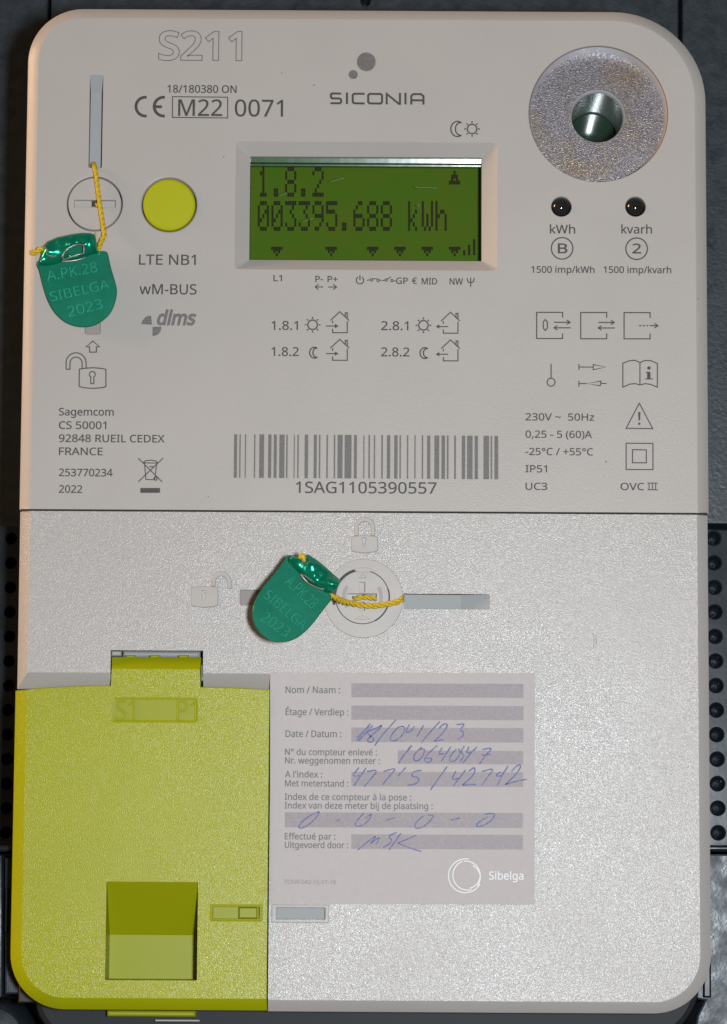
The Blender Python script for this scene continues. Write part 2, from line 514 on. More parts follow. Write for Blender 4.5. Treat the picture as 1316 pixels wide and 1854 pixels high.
slot = rectA(160, 136, 187, 304, 0.25, 0, 3)
pock = rectA(153, 540, 183, 606, 0.5, 0, 3)
holes = [lcd_out, port, btn, scr] + leds + [slot, pock]
ucov.cap([front] + [ccw(h) for h in holes], 0.0)
ucov.well(port, ((0, 0), (0.08, -0.04), (0.15, -0.18), (0.15, -0.6)), False)
ucov.well(btn, ((0, 0), (0.18, -0.06), (0.36, -0.35), (0.36, -3.5)), True)
ucov.well(scr, ((0, 0), (0.15, -0.05), (0.24, -0.3), (0.24, -3.5)), True)
for l in leds:
    ucov.well(l, ((0, 0), (0.10, -0.08), (0.14, -0.3), (0.14, -2.5)), True)
# sealing slot: shallow at its upper end, deep below
s0 = ccw(slot); sx0, sx1 = min(p[0] for p in s0), max(p[0] for p in s0); sy0, sy1 = min(p[1] for p in s0), max(p[1] for p in s0)
ybrk = A(173, 163)[1]
def slotd(x, y):
    return -2.2 if y < ybrk else -2.2 + 2.1 * (y - ybrk) / (sy1 - ybrk)
mid = rrect(sx0 + .02, sy0 + .02, sx1 - .02, sy1 - .02, 0.2, 3)
# sloping bezel round the display
r0 = ucov.ring(ccw(lcd_out), 0.0); r0b = ucov.ring(inset(ccw(lcd_out), 0.15), -0.12)
ucov.bridge(r0, r0b, True)
def match(loop, x0, y0, x1, y1, r):
    return rrect(x0, y0, x1, y1, r, 6)
la, lb = A(451, 470.5, -2.0), A(872, 285.5, -2.0)
LI = rrect(la[0], la[1], lb[0], lb[1], 0.12, 6)
r1 = ucov.ring(LI, -2.0); ucov.bridge(r0b, r1, True)
r2 = ucov.ring(LI, -3.2); ucov.bridge(r1, r2, True)
cover = make('cover', ucov, M_COVER, meter)

gp = B(); gp.well(pock, ((0, 0), (0.06, -0.06), (0.10, -0.5)), True); make('slot_end', gp, M_SLOTEND, cover)
gp = B()
i0 = gp.ring(s0, 0.0); i1 = gp.ring(s0, slotd); gp.bridge(i0, i1, True)
gp.cap([ccw([(x, y) for x, y in ((sx0, sy0), (sx1, sy0), (sx1, ybrk), (sx0, ybrk))])], -2.2)
gp.quad([(sx0, ybrk, -2.2), (sx1, ybrk, -2.2), (sx1, sy1, slotd(0, sy1)), (sx0, sy1, slotd(0, sy1))])
make('sealing_slot', gp, M_BLUEGREY, cover, 25)

# display
disp_d = -8.6
b = B(); b.well(LI, ((-0.02, -3.2), (0.0, disp_d - 0.3)), False); make('display_frame', b, M_CLEAR, meter)
b = B(); b.cap([inset(LI, -0.6)], disp_d); display = make('display', b, M_LCD, meter, 0)
b = B(); b.cap([inset(LI, -0.3)], -3.4); pane = make('window_pane', b, M_PANE, meter, 0)
b = B()
bx0, bx1 = LI[0][0], max(p[0] for p in LI); by1 = max(p[1] for p in LI)
for q0, q1, sl_ in ((1.42, 1.12, 0.20), (0.80, -0.1, 0.225)):
    k0 = len(b.v); b.box(bx0 - .2, by1 - q0, bx1 + .2, by1 - q1, -4.2, -3.38, 0.02)
    for k in range(k0, len(b.v)):
        x, y, d = b.v[k]
        if d > -3.6:
            b.v[k] = (x, y, d + (y - by1 + q0) * sl_ + 0.00)
make('pane_bevel', b, M_EDGE, pane, 0)
FONT = {'0': '0E11131519110E', '1': '040C040404040E', '2': '0E11010204081F', '3': '1F02040201110E', '5': '1F101E0101110E',
        '6': '0608101E11110E', '8': '0E11110E11110E', '9': '0E11110F01020C', '.': '00000000000C0C', 'k': '10101214181412', 'W': '1111111515150A', 'h': '10101619111111'}
def dots(rows, x, y, cw, ch, bb, nbits=5, fillx=0.94, filly=0.97):
    for ri, r in enumerate(rows):
        run = []
        for c in range(nbits):
            if r >> (nbits - 1 - c) & 1:
                x0, y0 = A(x + c * cw, y + (ri + 1) * ch, disp_d); x1, y1 = A(x + (c + 1) * cw, y + ri * ch, disp_d)
                mx, my = (x1 - x0) * (1 - fillx) / 2, (y1 - y0) * (1 - filly) / 2
                bb.quad([(x0 + mx, y0 + my, disp_d + .03), (x1 - mx, y0 + my, disp_d + .03), (x1 - mx, y1 - my, disp_d + .03), (x0 + mx, y1 - my, disp_d + .03)])
def lcdline(s, x, y):
    bb = B()
    for i, ch in enumerate(s):
        if ch != ' ':
            h = FONT[ch]; dots([int(h[k:k + 2], 16) for k in range(0, 14, 2)], x + i * 24.75, y, 4.15, 7.75, bb)
    return make('display_digits', bb, M_DOT, display, 0)
lcdline('1.8.2', 466.3, 302.2)
lcdline('003395.688 kWh', 466.3, 364.0)
bb = B(); dots([4, 4, 14, 14, 10, 31, 31], 812.3, 309, 4.2, 3.6, bb); make('display_pointer', bb, M_DOT, display, 0)
for x in (490.5, 589, 664, 713.5, 763, 812.5):
    bb = B(); dots([31, 31, 14, 10, 4, 4], x, 446.8, 4.2, 2.9, bb); make('display_pointer', bb, M_DOT, display, 0)
bb = B()
for x, y in ((838, 453), (847, 443), (856, 433)):
    dots([1] * int((464 - y) / 3.2), x, y, 4.6, 3.2, bb, 1)
make('signal_bars', bb, M_DOT, display, 0)
strokes(pane, 'scratch', [[(598, 328.5), (622, 322.5)], [(506, 354), (520, 349.5)], [(549, 401), (567, 395)], [(752, 338), (758, 340), (772, 339.5), (790, 341)], [(757, 369), (759, 376)]], 0.8, material('scratched plastic', (0.13, 0.19, 0.11, 1), 0.5), -3.36)

# optical port: zinc plated ring with a deep polished bore
px_, py_ = A(1083.5, 205.5, 0)
PD = -3.4                                   # the ring sits this deep in its seat
bx, by = A(1082, 210.5, PD)
b = B(); n = 72
ro = [(px_ + 12.9 * math.cos(2 * math.pi * i / n), py_ + 12.9 * math.sin(2 * math.pi * i / n)) for i in range(n)]
ri = [(bx + 5.0 * math.cos(2 * math.pi * i / n), by + 5.0 * math.sin(2 * math.pi * i / n)) for i in range(n)]
b.cap([inset(ro, 0.55), ri], PD)
pr = make('optical_port', b, M_ZINC, meter, 0)
b = B(); r_ = inset(ro, -0.02); b.well(r_, ((0.18, -0.6), (0.62, PD + 0.02)), False); make('port_rim', b, M_STEELL, pr)
b = B(); b.well(ri, ((0.0, PD), (0.06, PD - .08), (0.28, PD - 1.5)), False); make('bore_edge', b, M_STEELL, pr)
b = B(); b.well(ri, ((0.28, PD - 1.5), (0.30, PD - 16.5)), True); make('bore', b, M_STEEL, pr, 60)
b = B(); b.lathe(bx, by, [(4.68, PD - 16.3), (4.5, PD - 16.0), (4.4, PD - 16.1), (3.2, PD - 16.05), (0, PD - 15.95)]); make('lens', b, M_LENS, pr)
b = B(); b.lathe(bx + .9, by - 2.6, [(0.5, PD - 15.6), (0.45, PD - 14.8), (0, PD - 14.7)], 20); make('diode', b, M_STEEL, pr)

# button, leds, cover screw
x, y = A(306, 370.5, 0.3)
b = B(); b.lathe(x, y, [(4.82, -3.4), (4.82, -0.1), (4.72, 0.18), (4.4, 0.34), (3, 0.36), (0, 0.36)], 64); make('button', b, M_BUTTON, meter, 25)
for lx in (1016.3, 1150.5):
    x, y = A(lx, 374); b = B()
    b.lathe(x, y, [(1.78 * math.cos(math.radians(a)), -1.0 + 1.5 * math.sin(math.radians(a))) for a in range(-20, 86, 15)] + [(0, 0.5)], 32)
    make('led', b, M_LED, meter, 80)
x, y = A(171.3, 369)
b = B(); n = 64
so = [(x + 4.86 * math.cos(2 * math.pi * i / n), y + 4.86 * math.sin(2 * math.pi * i / n)) for i in range(n)]
sl = rectA(134, 362, 209.5, 376, 0.05, 0, 2)
b.shell(so, [(sl, ((0, 0.0), (0.02, -0.06), (0.04, -1.0)), True)], ((0, -3.4), (0, -0.15), (0.06, -0.05), (0.16, 0.0)))
screw = make('cover_screw', b, M_COVER, meter)
b = B(); hx, hy = A(170, 369, -0.9); b.box(hx - .45, hy - .55, hx + .5, hy + .6, -1.0, -0.97, 0.01); make('hole_shade', b, M_GAP, screw)  # flat dark plate paints the shade of the hole

# --- lettering and symbols on the upper cover
T = lambda s, x0, yb, x1, cap, **k: text(cover, s, x0, yb, x1, cap, **k)
S = lambda name, lines, w=2.6, **k: strokes(cover, name, lines, w, **k)
T('S211', 287, 107, 437.5, 49, offset=0.022, outline=0.17, mat=M_PRINTL)
T('18/180380 ON', 303, 167.5, 428, 13.5)
T('M22', 322.5, 209.5, 402, 29.5)
T('0071', 425, 210.5, 512, 30)
S('frame_print', [[(312, 175), (412, 176), (412, 213.5), (312, 212.5)]], 1.8, closed=(0,))
S('conformity_mark', [arc(263, 193, 17, 82, 278, 18), arc(296, 193, 17, 82, 278, 18), [(281, 193.2), (293, 193.3)]], 5.4)
S('lettering', [[(617.5, 169.5), (601, 169.2), (599, 171), (599, 176), (601, 178), (615, 178.4), (617.5, 180.5), (617.5, 185), (615.5, 187), (598, 186.8)], [(628, 167.5), (628, 188.5)],
                [(660, 169.8), (641, 169.7), (638.5, 172), (638.5, 184.5), (641, 187), (660, 187.3)],
                [(669, 170), (689, 170.2), (691.5, 172.5), (691.5, 185), (689, 187.4), (669, 187.2), (666.5, 185), (666.5, 172.5)],
                [(700, 189), (700, 170), (722, 188), (724, 188), (724, 168)], [(734, 168), (734, 189)],
                [(744.5, 189.3), (744.5, 174), (748, 170.4), (762, 170.5), (766.5, 174), (766.5, 189.5)], [(744.5, 181.5), (766.5, 181.7)]], 3.9, closed=(3,))
S('maker_emblem', [], fills=[arc(663, 112, 17, 0, 354, 30), arc(639.3, 135, 8.2, 0, 350, 20)], mat=M_PRINTL)
def moon(cx, cy, r, w=2.3, mat=None):
    a = arc(cx, cy, r, 60, 300, 16, r * 1.15); c = arc(cx + r * .42, cy, r * .72, 285, 75, 14, r * 0.95)
    S('moon_symbol', [a + c], w, closed=(0,))
def sun(cx, cy, r):
    L = [arc(cx, cy, r, 0, 345, 23)]
    for k in range(8):
        c, s_ = math.cos(k * math.pi / 4), math.sin(k * math.pi / 4)
        L.append([(cx + c * r * 1.25, cy - s_ * r * 1.25), (cx + c * r * 1.66, cy - s_ * r * 1.66)])
    S('sun_symbol', L, 2.4, closed=(0,))
moon(828, 233.5, 12); sun(854.5, 233.5, 8.6)
# pointer captions under the display
T('L1', 495, 509, 510, 11); T('P-', 571, 510.5, 584.5, 11); T('P+', 593, 510.8, 611, 11)
S('arrow_symbol', [[(570.5, 519.5), (585, 519.5)], [(576.5, 514.5), (570.5, 519.5), (576.5, 524.5)]], 1.9)
S('arrow_symbol', [[(594, 519.7), (609, 519.7)], [(603, 514.7), (609, 519.7), (603, 524.7)]], 1.9)
S('power_symbol', [arc(651.5, 507.5, 6.6, 120, 420, 18), [(651.5, 498), (651.5, 507)]], 2.0)
S('switch_symbol', [[(664, 507.5), (670, 506.5)], arc(672.5, 506.5, 2.3, 0, 330, 10), [(675, 505), (682, 504.5)], arc(684.5, 507.5, 2.3, 0, 330, 10), [(687, 507.5), (690, 507.5)]], 1.7, closed=(1, 3))
S('switch_symbol', [[(691, 508), (697, 507)], arc(699, 507, 2.2, 0, 330, 10), [(700, 506), (708, 501)], arc(709.5, 508, 2.2, 0, 330, 10), [(711.5, 508.3), (716, 508.8)]], 1.7, closed=(1, 3))
T('GP', 717, 514, 738, 11.3); T('€', 746, 514, 754.5, 11.3); T('MID', 763.5, 514.8, 791, 11.3); T('NW', 814, 515.3, 838, 11.5)
S('antenna_symbol', [[(845.5, 503.5), (846.5, 509), (849, 511.5), (855, 511.5), (857.5, 509), (858.5, 503.5)], [(852, 502.5), (852, 519)]], 2.0)
T('LTE NB1', 251.5, 479, 354, 18.2); T('wM-BUS', 252.5, 532.5, 355.5, 18.2)
T('dlms', 284, 587.5, 355.5, 24.5, mat=M_PRINTL, offset=0.028, shear=0.24)
S('maker_emblem', [], mat=M_PRINTL, fills=[[(255.5, 587), (258, 580), (263, 574.5), (268, 572), (273.5, 571.5), (275, 588)], [(276, 591.5), (292, 591.5), (291.5, 598), (287, 604.5), (281, 608), (276, 608.5)]])
S('arrow_symbol', [[(168, 617.3), (180, 628), (174.3, 628), (174.3, 637.5), (162, 637.5), (162, 628), (155.8, 628)]], 2.0, closed=(0,))
S('padlock_symbol', [[(143.5, 668.5), (152, 666.8), (168, 665.8), (184, 667), (191.5, 668.8), (191.5, 700), (184, 702), (168, 703.2), (152, 702), (143, 699.5)],
                     [(119.5, 668.5), (119.5, 657)] + arc(137.5, 657, 18.2, 176, 6, 14) + [(156, 666)], [(119.5, 668.5), (126.5, 668.5), (126.5, 658)] + arc(137.5, 657.5, 11, 176, 6, 12) + [(148.5, 667)],
                     arc(167, 678, 5.4, -60, 240, 14) + [(164, 692), (164.6, 694.6), (169.4, 694.6), (170, 692)]], 2.0, closed=(0, 3))
for s_, x1, yb in (('Sagemcom', 205.5, 752), ('CS 50001', 192, 776.3), ('92848 RUEIL CEDEX', 297.5, 800), ('FRANCE', 185.5, 823.6), ('253770234', 203.5, 862), ('2022', 148.5, 892)):
    T(s_, 106.6, yb, x1, 13.4, mat=M_PRINT)
S('waste_bin_symbol', [[(250, 829.5), (293.5, 872.5)], [(295, 829.5), (250, 872.5)], [(259, 837.5), (264, 834), (274, 833), (283, 835), (285, 838)], [(259, 838), (286, 838.5)], [(261.5, 839), (264, 868), (280, 868.5), (283.5, 839)], arc(281.5, 866.5, 3, 0, 320, 9), [(270, 845), (278, 845)]], 1.8, closed=(5,),
  fills=[[(254, 883.5), (289.5, 883.5), (289.5, 892.3), (254, 892.3)]])
for s_, x0, x1, yb in (('1.8.1', 491.5, 539, 597), ('1.8.2', 491.5, 540.5, 644.3), ('2.8.1', 690, 739, 597.5), ('2.8.2', 690, 741, 645)):
    T(s_, x0, yb, x1, 15.8)
sun(565.8, 588, 8.6); sun(766.5, 589, 8.6); moon(569, 638.5, 8.6); moon(769, 639.3, 8.6)
def house(x, y, into):
    w, r = 34.0, 17
    L = [[(x, y - 22), (x + r, y - 38), (x + w, y - 22)], [(x + 4, y - 22), (x + 4, y - 17)], [(x + 4, y - 7), (x + 4, y), (x + 30.5, y), (x + 30.5, y - 21)], [(x + 27, y - 29), (x + 27, y - 36), (x + 30.5, y - 36), (x + 30.5, y - 26)]]
    if into:
        L += [[(x - 8, y - 12), (x + 13, y - 12)]]; F = [[(x + 8, y - 16), (x + 15, y - 12), (x + 8, y - 8)]]
    else:
        L += [[(x - 6, y - 12), (x + 13, y - 12)]]; F = [[(x - 3, y - 16), (x - 10, y - 12), (x - 3, y - 8)]]
    S('house_symbol', L, 2.0, fills=F)
house(598, 602.3, True); house(598, 652.3, True); house(798.5, 603.3, False); house(798.5, 653.3, False)
# right-hand captions
T('kWh', 995.5, 422.6, 1041, 15.4); T('kvarh', 1125, 422.6, 1180, 15.4)
S('circle_print', [arc(1017.5, 449.6, 19.5, 0, 352, 44)], 2.3, closed=(0,)); S('circle_print', [arc(1152.4, 450.3, 19.5, 0, 352, 44)], 2.3, closed=(0,))
T('B', 1010, 458.3, 1027, 17.3, offset=0.005); T('2', 1145, 458.6, 1160.5, 17.3, offset=0.005)
T('1500 imp/kWh', 962, 493.6, 1076, 11.8); T('1500 imp/kvarh', 1093, 494, 1215, 11.8)
def portbox(x, y):
    return [(x + 47, y + 9.5), (x + 47, y), (x, y), (x, y + 47.5), (x + 47, y + 47.5), (x + 47, y + 38)]
def two_arrows(x, y):
    return [[(x, y), (x + 29, y)], [(x + 23, y - 4), (x + 29, y), (x + 23, y + 4)], [(x, y + 10), (x + 30, y + 10)], [(x + 6, y + 6), (x, y + 10), (x + 6, y + 14)]]
S('port_symbol', [portbox(971.5, 565.5)] + two_arrows(1003, 583.5) + [[(983.5, 583), (983.5, 594), (987, 598.5), (990.8, 594), (990.8, 583), (987, 578.5)]], 2.1, closed=(5,))
S('port_symbol', [portbox(1051.3, 565.8)] + two_arrows(1083, 583.8), 2.1)
S('port_symbol', [portbox(1129.8, 566)] + [[(1157 + 6.5 * k, 589.6), (1161 + 6.5 * k, 589.6)] for k in range(4)] + [[(1180, 589.6), (1191, 589.6)], [(1185, 585.5), (1191, 589.6), (1185, 593.7)]], 2.1)
S('contact_symbol', [[(997.6, 658.5), (997.6, 684.5)], arc(997.6, 692, 7.2, 0, 350, 22)], 2.1, closed=(1,))
S('direction_symbol', [[(1048, 659), (1048, 670)], [(1048, 664.5), (1074, 664.6)], [(1074, 660), (1097, 664.6), (1074, 669.4)]], 1.9, closed=(2,))
S('direction_symbol', [[(1048, 689), (1048, 700)], [(1048, 694.5), (1062, 694.4)], [(1062, 694.4), (1088, 690), (1086.5, 698.5)], [(1088, 694.3), (1098, 694.4)]], 1.9, closed=(2,))
S('manual_symbol', [[(1127.5, 701), (1127.5, 657.5), (1140, 653), (1150, 652.3), (1158.5, 656.5), (1168, 652.5), (1178, 653), (1190, 658), (1190, 701), (1178, 696), (1168, 694.5), (1158.5, 697), (1150, 694.5), (1140, 695.5)], [(1158.5, 656.5), (1158.5, 697)],
                    [(1169, 674), (1176, 674), (1176, 685.5)], [(1168, 686), (1181.5, 686)]], 2.0, closed=(0,), fills=[arc(1174.8, 666.3, 3.2, 0, 340, 12), [(1171.5, 674), (1177.5, 674), (1177.5, 686), (1171.5, 686)]])
for s_, x1, yb in (('230V ~  50Hz', 1075.5, 761), ('0,25 - 5 (60)A', 1071.5, 792.4), ('-25°C / +55°C', 1073.5, 823.8), ('IP51', 990, 855), ('UC3', 990.5, 886.8)):
    T(s_, 951.5, yb, x1, 12.8)
T('OVC', 1123.5, 887.2, 1166, 12.8)
S('lettering', [[(1175 + 6 * k, 874.5), (1175 + 6 * k, 887)] for k in range(3)] + [[(1172, 874.6), (1190.5, 874.8)], [(1172, 886.6), (1190.5, 886.8)]], 1.8)
S('warning_symbol', [[(1157.3, 730), (1133.5, 775.5), (1181.5, 776)]], 2.0, closed=(0,), fills=[[(1155, 746), (1159.6, 746), (1158.6, 761.5), (1156, 761.5)], arc(1157.3, 767.2, 2.3, 0, 340, 10)])
S('insulation_symbol', [[(1133.5, 802.5), (1182, 802.8), (1182, 850.2), (1133.5, 850)], [(1145, 814.2), (1170, 814.5), (1170, 838), (1145, 837.8)]], 2.0, closed=(0, 1))
bars = [(56, 74), (80, 90), (105, 114), (146, 156), (170, 195), (210, 228), (235, 252), (260, 287), (291, 301), (325, 333), (341, 351), (374, 393), (415, 432), (438, 448), (472, 482), (505, 515), (522, 548), (554, 588), (596, 612), (638, 646), (661, 671), (685, 694), (719, 729), (744, 762), (777, 795), (801, 810), (834, 843), (868, 876), (901, 910), (925, 942), (958, 982), (990, 1008), (1014, 1024), (1047, 1057), (1081, 1099), (1105, 1132), (1139, 1156), (1179, 1206), (1211, 1220), (1228, 1247)]
b = B()
for a, c in bars:
    X0, Y0 = A(400 + (a + .8) / 2.483, 865 + (a - 56) * .0024, .03); X1, Y1 = A(400 + (c - .8) / 2.483, 786.2 + (a - 56) * .0024, .03)
    b.quad([(X0, Y0, .03), (X1, Y0, .03), (X1, Y1, .03), (X0, Y1, .03)])
make('barcode', b, M_PRINTL, cover, 0)
T('1SAG1105390557', 535.5, 892.3, 790, 20.3)

for x, y, r in ((1097, 836, 1.3), (1264, 541, 1.0), (568, 154, 1.2), (510, 132, 1.0), (377, 899, 1.0), (405, 284, 1.1)):
    strokes(cover, 'dust_speck', [], 1, M_PRINT, fills=[arc(x, y, r, 0, 300, 6)])
# --- terminal cover: stepped round the port flap
xr2, ys2 = A(1285.2, 1300)[0], A(658, 928.6)[1]
xl2 = A(32.6, 1050)[0]
yb2 = A(658, 1832.5)[1]
fx1 = A(487.5, 1540)[0]
def yA(py, px=300):
    return A(px, py)[1]
rc = 10.4
A_l, B_l = [], []      # silhouette ring and front ring, same count
def both(a, bb_):
    A_l.append(a); B_l.append(bb_)
cw_ = 2.05
yst, ysb = yA(1218.5), yA(1247.5)
tabx0, tabx1, taby = A(200, 1200)[0], A(367.5, 1200)[0], yA(1177.5)
both((xl2, ysb), (xl2 + cw_, yst))
both((tabx0, yA(1243)), (tabx0, yst))
both((tabx0, taby), (tabx0, taby))
both((tabx1, taby), (tabx1, taby))
both((tabx1, yA(1243)), (tabx1, yst))
both((fx1, yA(1250)), (fx1, yst))
both((fx1, yb2), (fx1, yb2 + cw_))
for i in range(17):
    a = math.radians(270 + 90 * i / 16)
    both((xr2 - rc + rc * math.cos(a), yb2 + rc + rc * math.sin(a)), (xr2 - rc + (rc - cw_) * math.cos(a), yb2 + rc + (rc - cw_) * math.sin(a)))
both((xr2, ys2), (xr2 - cw_, ys2)); both((xl2, ys2), (xl2 + cw_, ys2))
nA = len(A_l)
STEP = {0, 1, 4, 5}
def da(i):
    return -1.5 if i in STEP or i >= 6 else -0.12
tc = B()
ra = tc.add([(x, y, -46) for x, y in A_l])
dA = [(-2.2 if i in (0, 1, 4, 5) else (-0.1 if i in (2, 3) else -1.5)) for i in range(nA)]
dA[-1] = dA[-2] = -1.5
rb = tc.add([(x, y, dd) for (x, y), dd in zip(A_l, dA)]); tc.bridge(ra, rb)
def lerp(t):
    return [(A_l[i][0] + (B_l[i][0] - A_l[i][0]) * t, A_l[i][1] + (B_l[i][1] - A_l[i][1]) * t) for i in range(nA)]
prev = rb
for t, q in ((0.06, 0.08), (0.90, 0.93), (1.0, 1.0)):
    r = tc.add([(x, y, dA[i] * (1 - q)) for i, (x, y) in enumerate(lerp(t))]); tc.bridge(prev, r); prev = r
rowl = circle(658, 1083.5, 72, 64)
slr = rectA(722, 1071.5, 886.5, 1098.5, 0.3, 0, 3)
slr = [p for p in slr]
sll = rectA(433.5, 1068, 500, 1096, 0.4, 0, 3)
sl3 = rectA(500, 1643, 589.5, 1664.5, 0.15, 0, 2)
# the right slot starts at the lock's rim: move its left end outside the round well
RL = A(658 + 72, 1083.5)[0]
slr = rrect(RL + 0.02, A(0, 1098.5)[1], A(886.5, 1083)[0], A(0, 1070.5)[1], (0.02, 0.4, 0.4, 0.02), 3)
tc.cap([B_l] + [ccw(h) for h in (rowl, slr, sll, sl3)], 0.0)
tc.well(rowl, ((0, 0), (0.03, -0.03), (0.06, -0.10), (0.5, -0.15)), False)
s0 = ccw(slr); gx0, gx1 = min(p[0] for p in s0), max(p[0] for p in s0); gy0, gy1 = min(p[1] for p in s0), max(p[1] for p in s0)
gbr = A(835, 1083)[0]
def slot2(x, y):
    return -2.0 if x < gbr else -2.0 + 1.7 * (x - gbr) / (gx1 - gbr)
term = make('terminal_cover', tc, M_TERM, meter, 25)
gp = B()
i0 = gp.ring(s0, 0.0); i1 = gp.ring(s0, slot2); gp.bridge(i0, i1, True)
gp.quad([(gx0, gy0, -2), (gbr, gy0, -2), (gbr, gy1, -2), (gx0, gy1, -2)])
gp.quad([(gbr, gy0, -2), (gx1, gy0, slot2(gx1, 0)), (gx1, gy1, slot2(gx1, 0)), (gbr, gy1, -2)])
make('sealing_slot', gp, M_BLUEGREY, term, 25)
b = B(); b.well(sll, ((0, 0), (0.06, -0.06), (0.1, -0.35)), True); make('sealing_slot', b, M_SLOTEND, term)
b = B(); b.well(sl3, ((0, 0), (0.06, -0.05), (0.10, -1.3)), True); make('catch_slot', b, M_BLUEGREY, term)
# dark sheet and box paint the shade in the seam and behind the flap
b = B(); b.quad([(xl + .6, yseam - 1.2, -3), (xr - .6, yseam - 1.2, -3), (xr - .6, yseam + 1.0, -3), (xl + .6, yseam + 1.0, -3)]); make('seam_shade', b, M_GAP, meter, 0)
b = B(); b.box(xl2 + .5, yb2 + 1, fx1 - .2, taby - .2, -12, -9.2, 0.3); make('flap_recess', b, M_GAP, meter)

# smooth rim round the small catch slot
b = B(); o_ = rectA(490.5, 1637.5, 596, 1671, 0.2, 0, 2); i_ = ccw(rectA(498.5, 1642, 590.5, 1665.5, 0.15, 0, 2))
b.shell(o_, [(i_, ((0, 0.05), (0.05, 0.0)), False)], ((-0.05, -0.01), (0.25, 0.05))); make('slot_rim', b, M_COVER, term)

# raised padlock marks
def raised(name, outer_lists, h=0.28, holes=None):
    bb = B()
    for k, l in enumerate(outer_lists):
        lo = ccw(clean(loopA(l)))
        hh = [(ccw(clean(loopA(q))), ((0, h), (-0.0, h), (0.06, 0.0)), False) for q in (holes or {}).get(k, [])]
        bb.shell(lo, hh, ((-0.06, 0.0), (0, h - .06), (0.10, h)))
    return make(name, bb, M_SMOOTH, term, 20)
def keyhole(cx, cy, r):
    return arc(cx, cy, r, -50, 230, 12) + [(cx - r * .55, cy + r * 2.6), (cx, cy + r * 3.0), (cx + r * .55, cy + r * 2.6)]
raised('padlock_relief', [[(636.5, 973), (643, 971), (660, 969.5), (677, 971), (683.5, 973), (683.5, 997.5), (677, 999.5), (660, 1001.5), (643, 999.5), (636.5, 997.5)],
                          [(641.5, 970), (641.5, 955)] + arc(660, 955, 18.5, 178, 2, 16) + [(678.5, 970), (671.5, 970), (671.5, 956)] + arc(660, 956, 11.5, 2, 178, 14) + [(648.5, 970)]],
       0.28, {0: [keyhole(659, 977.5, 4.6)]})
raised('padlock_relief', [[(346.5, 1064.5), (356, 1062.5), (370, 1061.8), (387, 1062.5), (394.5, 1064.5), (394.5, 1096), (386, 1098.5), (370, 1100), (355, 1098.5), (346.5, 1096)],
                          [(383, 1061), (383, 1052)] + arc(400.5, 1053, 17.8, 178, 2, 16) + [(418.5, 1065.5), (411.5, 1065.5), (411.5, 1054)] + arc(400.5, 1054, 11, 2, 178, 14) + [(389.5, 1061.3)]],
       0.28, {0: [keyhole(369, 1073.5, 4.6)]})
# faint scuffs on the right of the terminal cover
strokes(term, 'scuff', [[(1074, 1146), (1075.5, 1160), (1074.5, 1174)], [(1079, 1150), (1079.5, 1168)]], 1.3, M_PRINTP, 0.012)

# round lock of the terminal cover
lx, ly = A(658, 1083.5)
b = B(); n = 64
C = lambda r, k=n: [(lx + r * math.cos(2 * math.pi * i / k), ly + r * math.sin(2 * math.pi * i / k)) for i in range(k)]
gx, gy = A(656, 1081)
G = lambda r, k=n: [(gx + r * math.cos(2 * math.pi * i / k), gy + r * math.sin(2 * math.pi * i / k)) for i in range(k)]
b.shell(C(7.12), [(G(4.95), ((0, 0.10), (0.05, 0.05), (0.10, -0.6), (0.10, -1.6)), True)], ((0, -0.3), (0, 0.06), (0.04, 0.10)))
lock = make('lock_rosette', b, M_SMOOTH, meter)
b = B()
crossx, crossy = A(655.5, 1081)
hs = rrect(crossx - 2.65, crossy - 0.75, crossx + 2.65, crossy + 0.65, 0.05, 2)
hv1 = rrect(crossx - 0.55, crossy + 0.80, crossx + 0.55, crossy + 2.75, 0.05, 2)
hv2 = rrect(crossx - 0.5, crossy - 2.5, crossx + 0.5, crossy - 0.9, 0.05, 2)
b.shell(G(4.80), [(hs, ((0, 0.04), (0.02, 0.0), (0.03, -4.0)), True), (hv1, ((0, 0.04), (0.02, 0.0), (0.03, -1.0)), True), (hv2, ((0, 0.04), (0.02, 0.0), (0.03, -1.0)), True)], ((0, -1.5), (0, -0.05), (0.05, 0.04)))
lscr = make('lock_screw', b, M_SMOOTH, lock)
def gap(name, r0, r1, a0, a1):
    bb = B(); N_ = 20
    P0 = [(gx + r0 * math.cos(math.radians(a0 + (a1 - a0) * i / N_)), gy + r0 * math.sin(math.radians(a0 + (a1 - a0) * i / N_))) for i in range(N_ + 1)]
    P1 = [(gx + r1 * math.cos(math.radians(a0 + (a1 - a0) * i / N_)), gy + r1 * math.sin(math.radians(a0 + (a1 - a0) * i / N_))) for i in range(N_ + 1)]
    bb.cap([ccw(P0 + P1[::-1])], 0.115); return make(name, bb, M_GAP, lock, 0)
gap('lock_gap_shade', 4.75, 5.25, 106, 176); gap('lock_gap_shade', 4.72, 4.98, -62, 18); gap('lock_gap_shade', 5.0, 5.5, 184, 196)  # flat dark arcs paint the shade of the gap round the lock
b = B(); N_ = 14
tabp = [(gx + 5.35 * math.cos(math.radians(72 + 32 * i / N_)), gy + 5.35 * math.sin(math.radians(72 + 32 * i / N_))) for i in range(N_ + 1)] + [(gx - 1.1, gy + 4.5), (gx + 1.4, gy + 4.5)]
b.shell(ccw(tabp), (), ((0, -0.5), (0, 0.16), (0.06, 0.22))); make('lock_tab', b, M_SMOOTH, lock)
b = B(); tri = [(gx - .75, gy + 3.4), (gx + .75, gy + 3.4), (gx, gy + 4.3)]; b.shell(tri, (), ((0, 0.0), (0, 0.16), (0.12, 0.24))); make('arrow_relief', b, M_SMOOTH, lock)
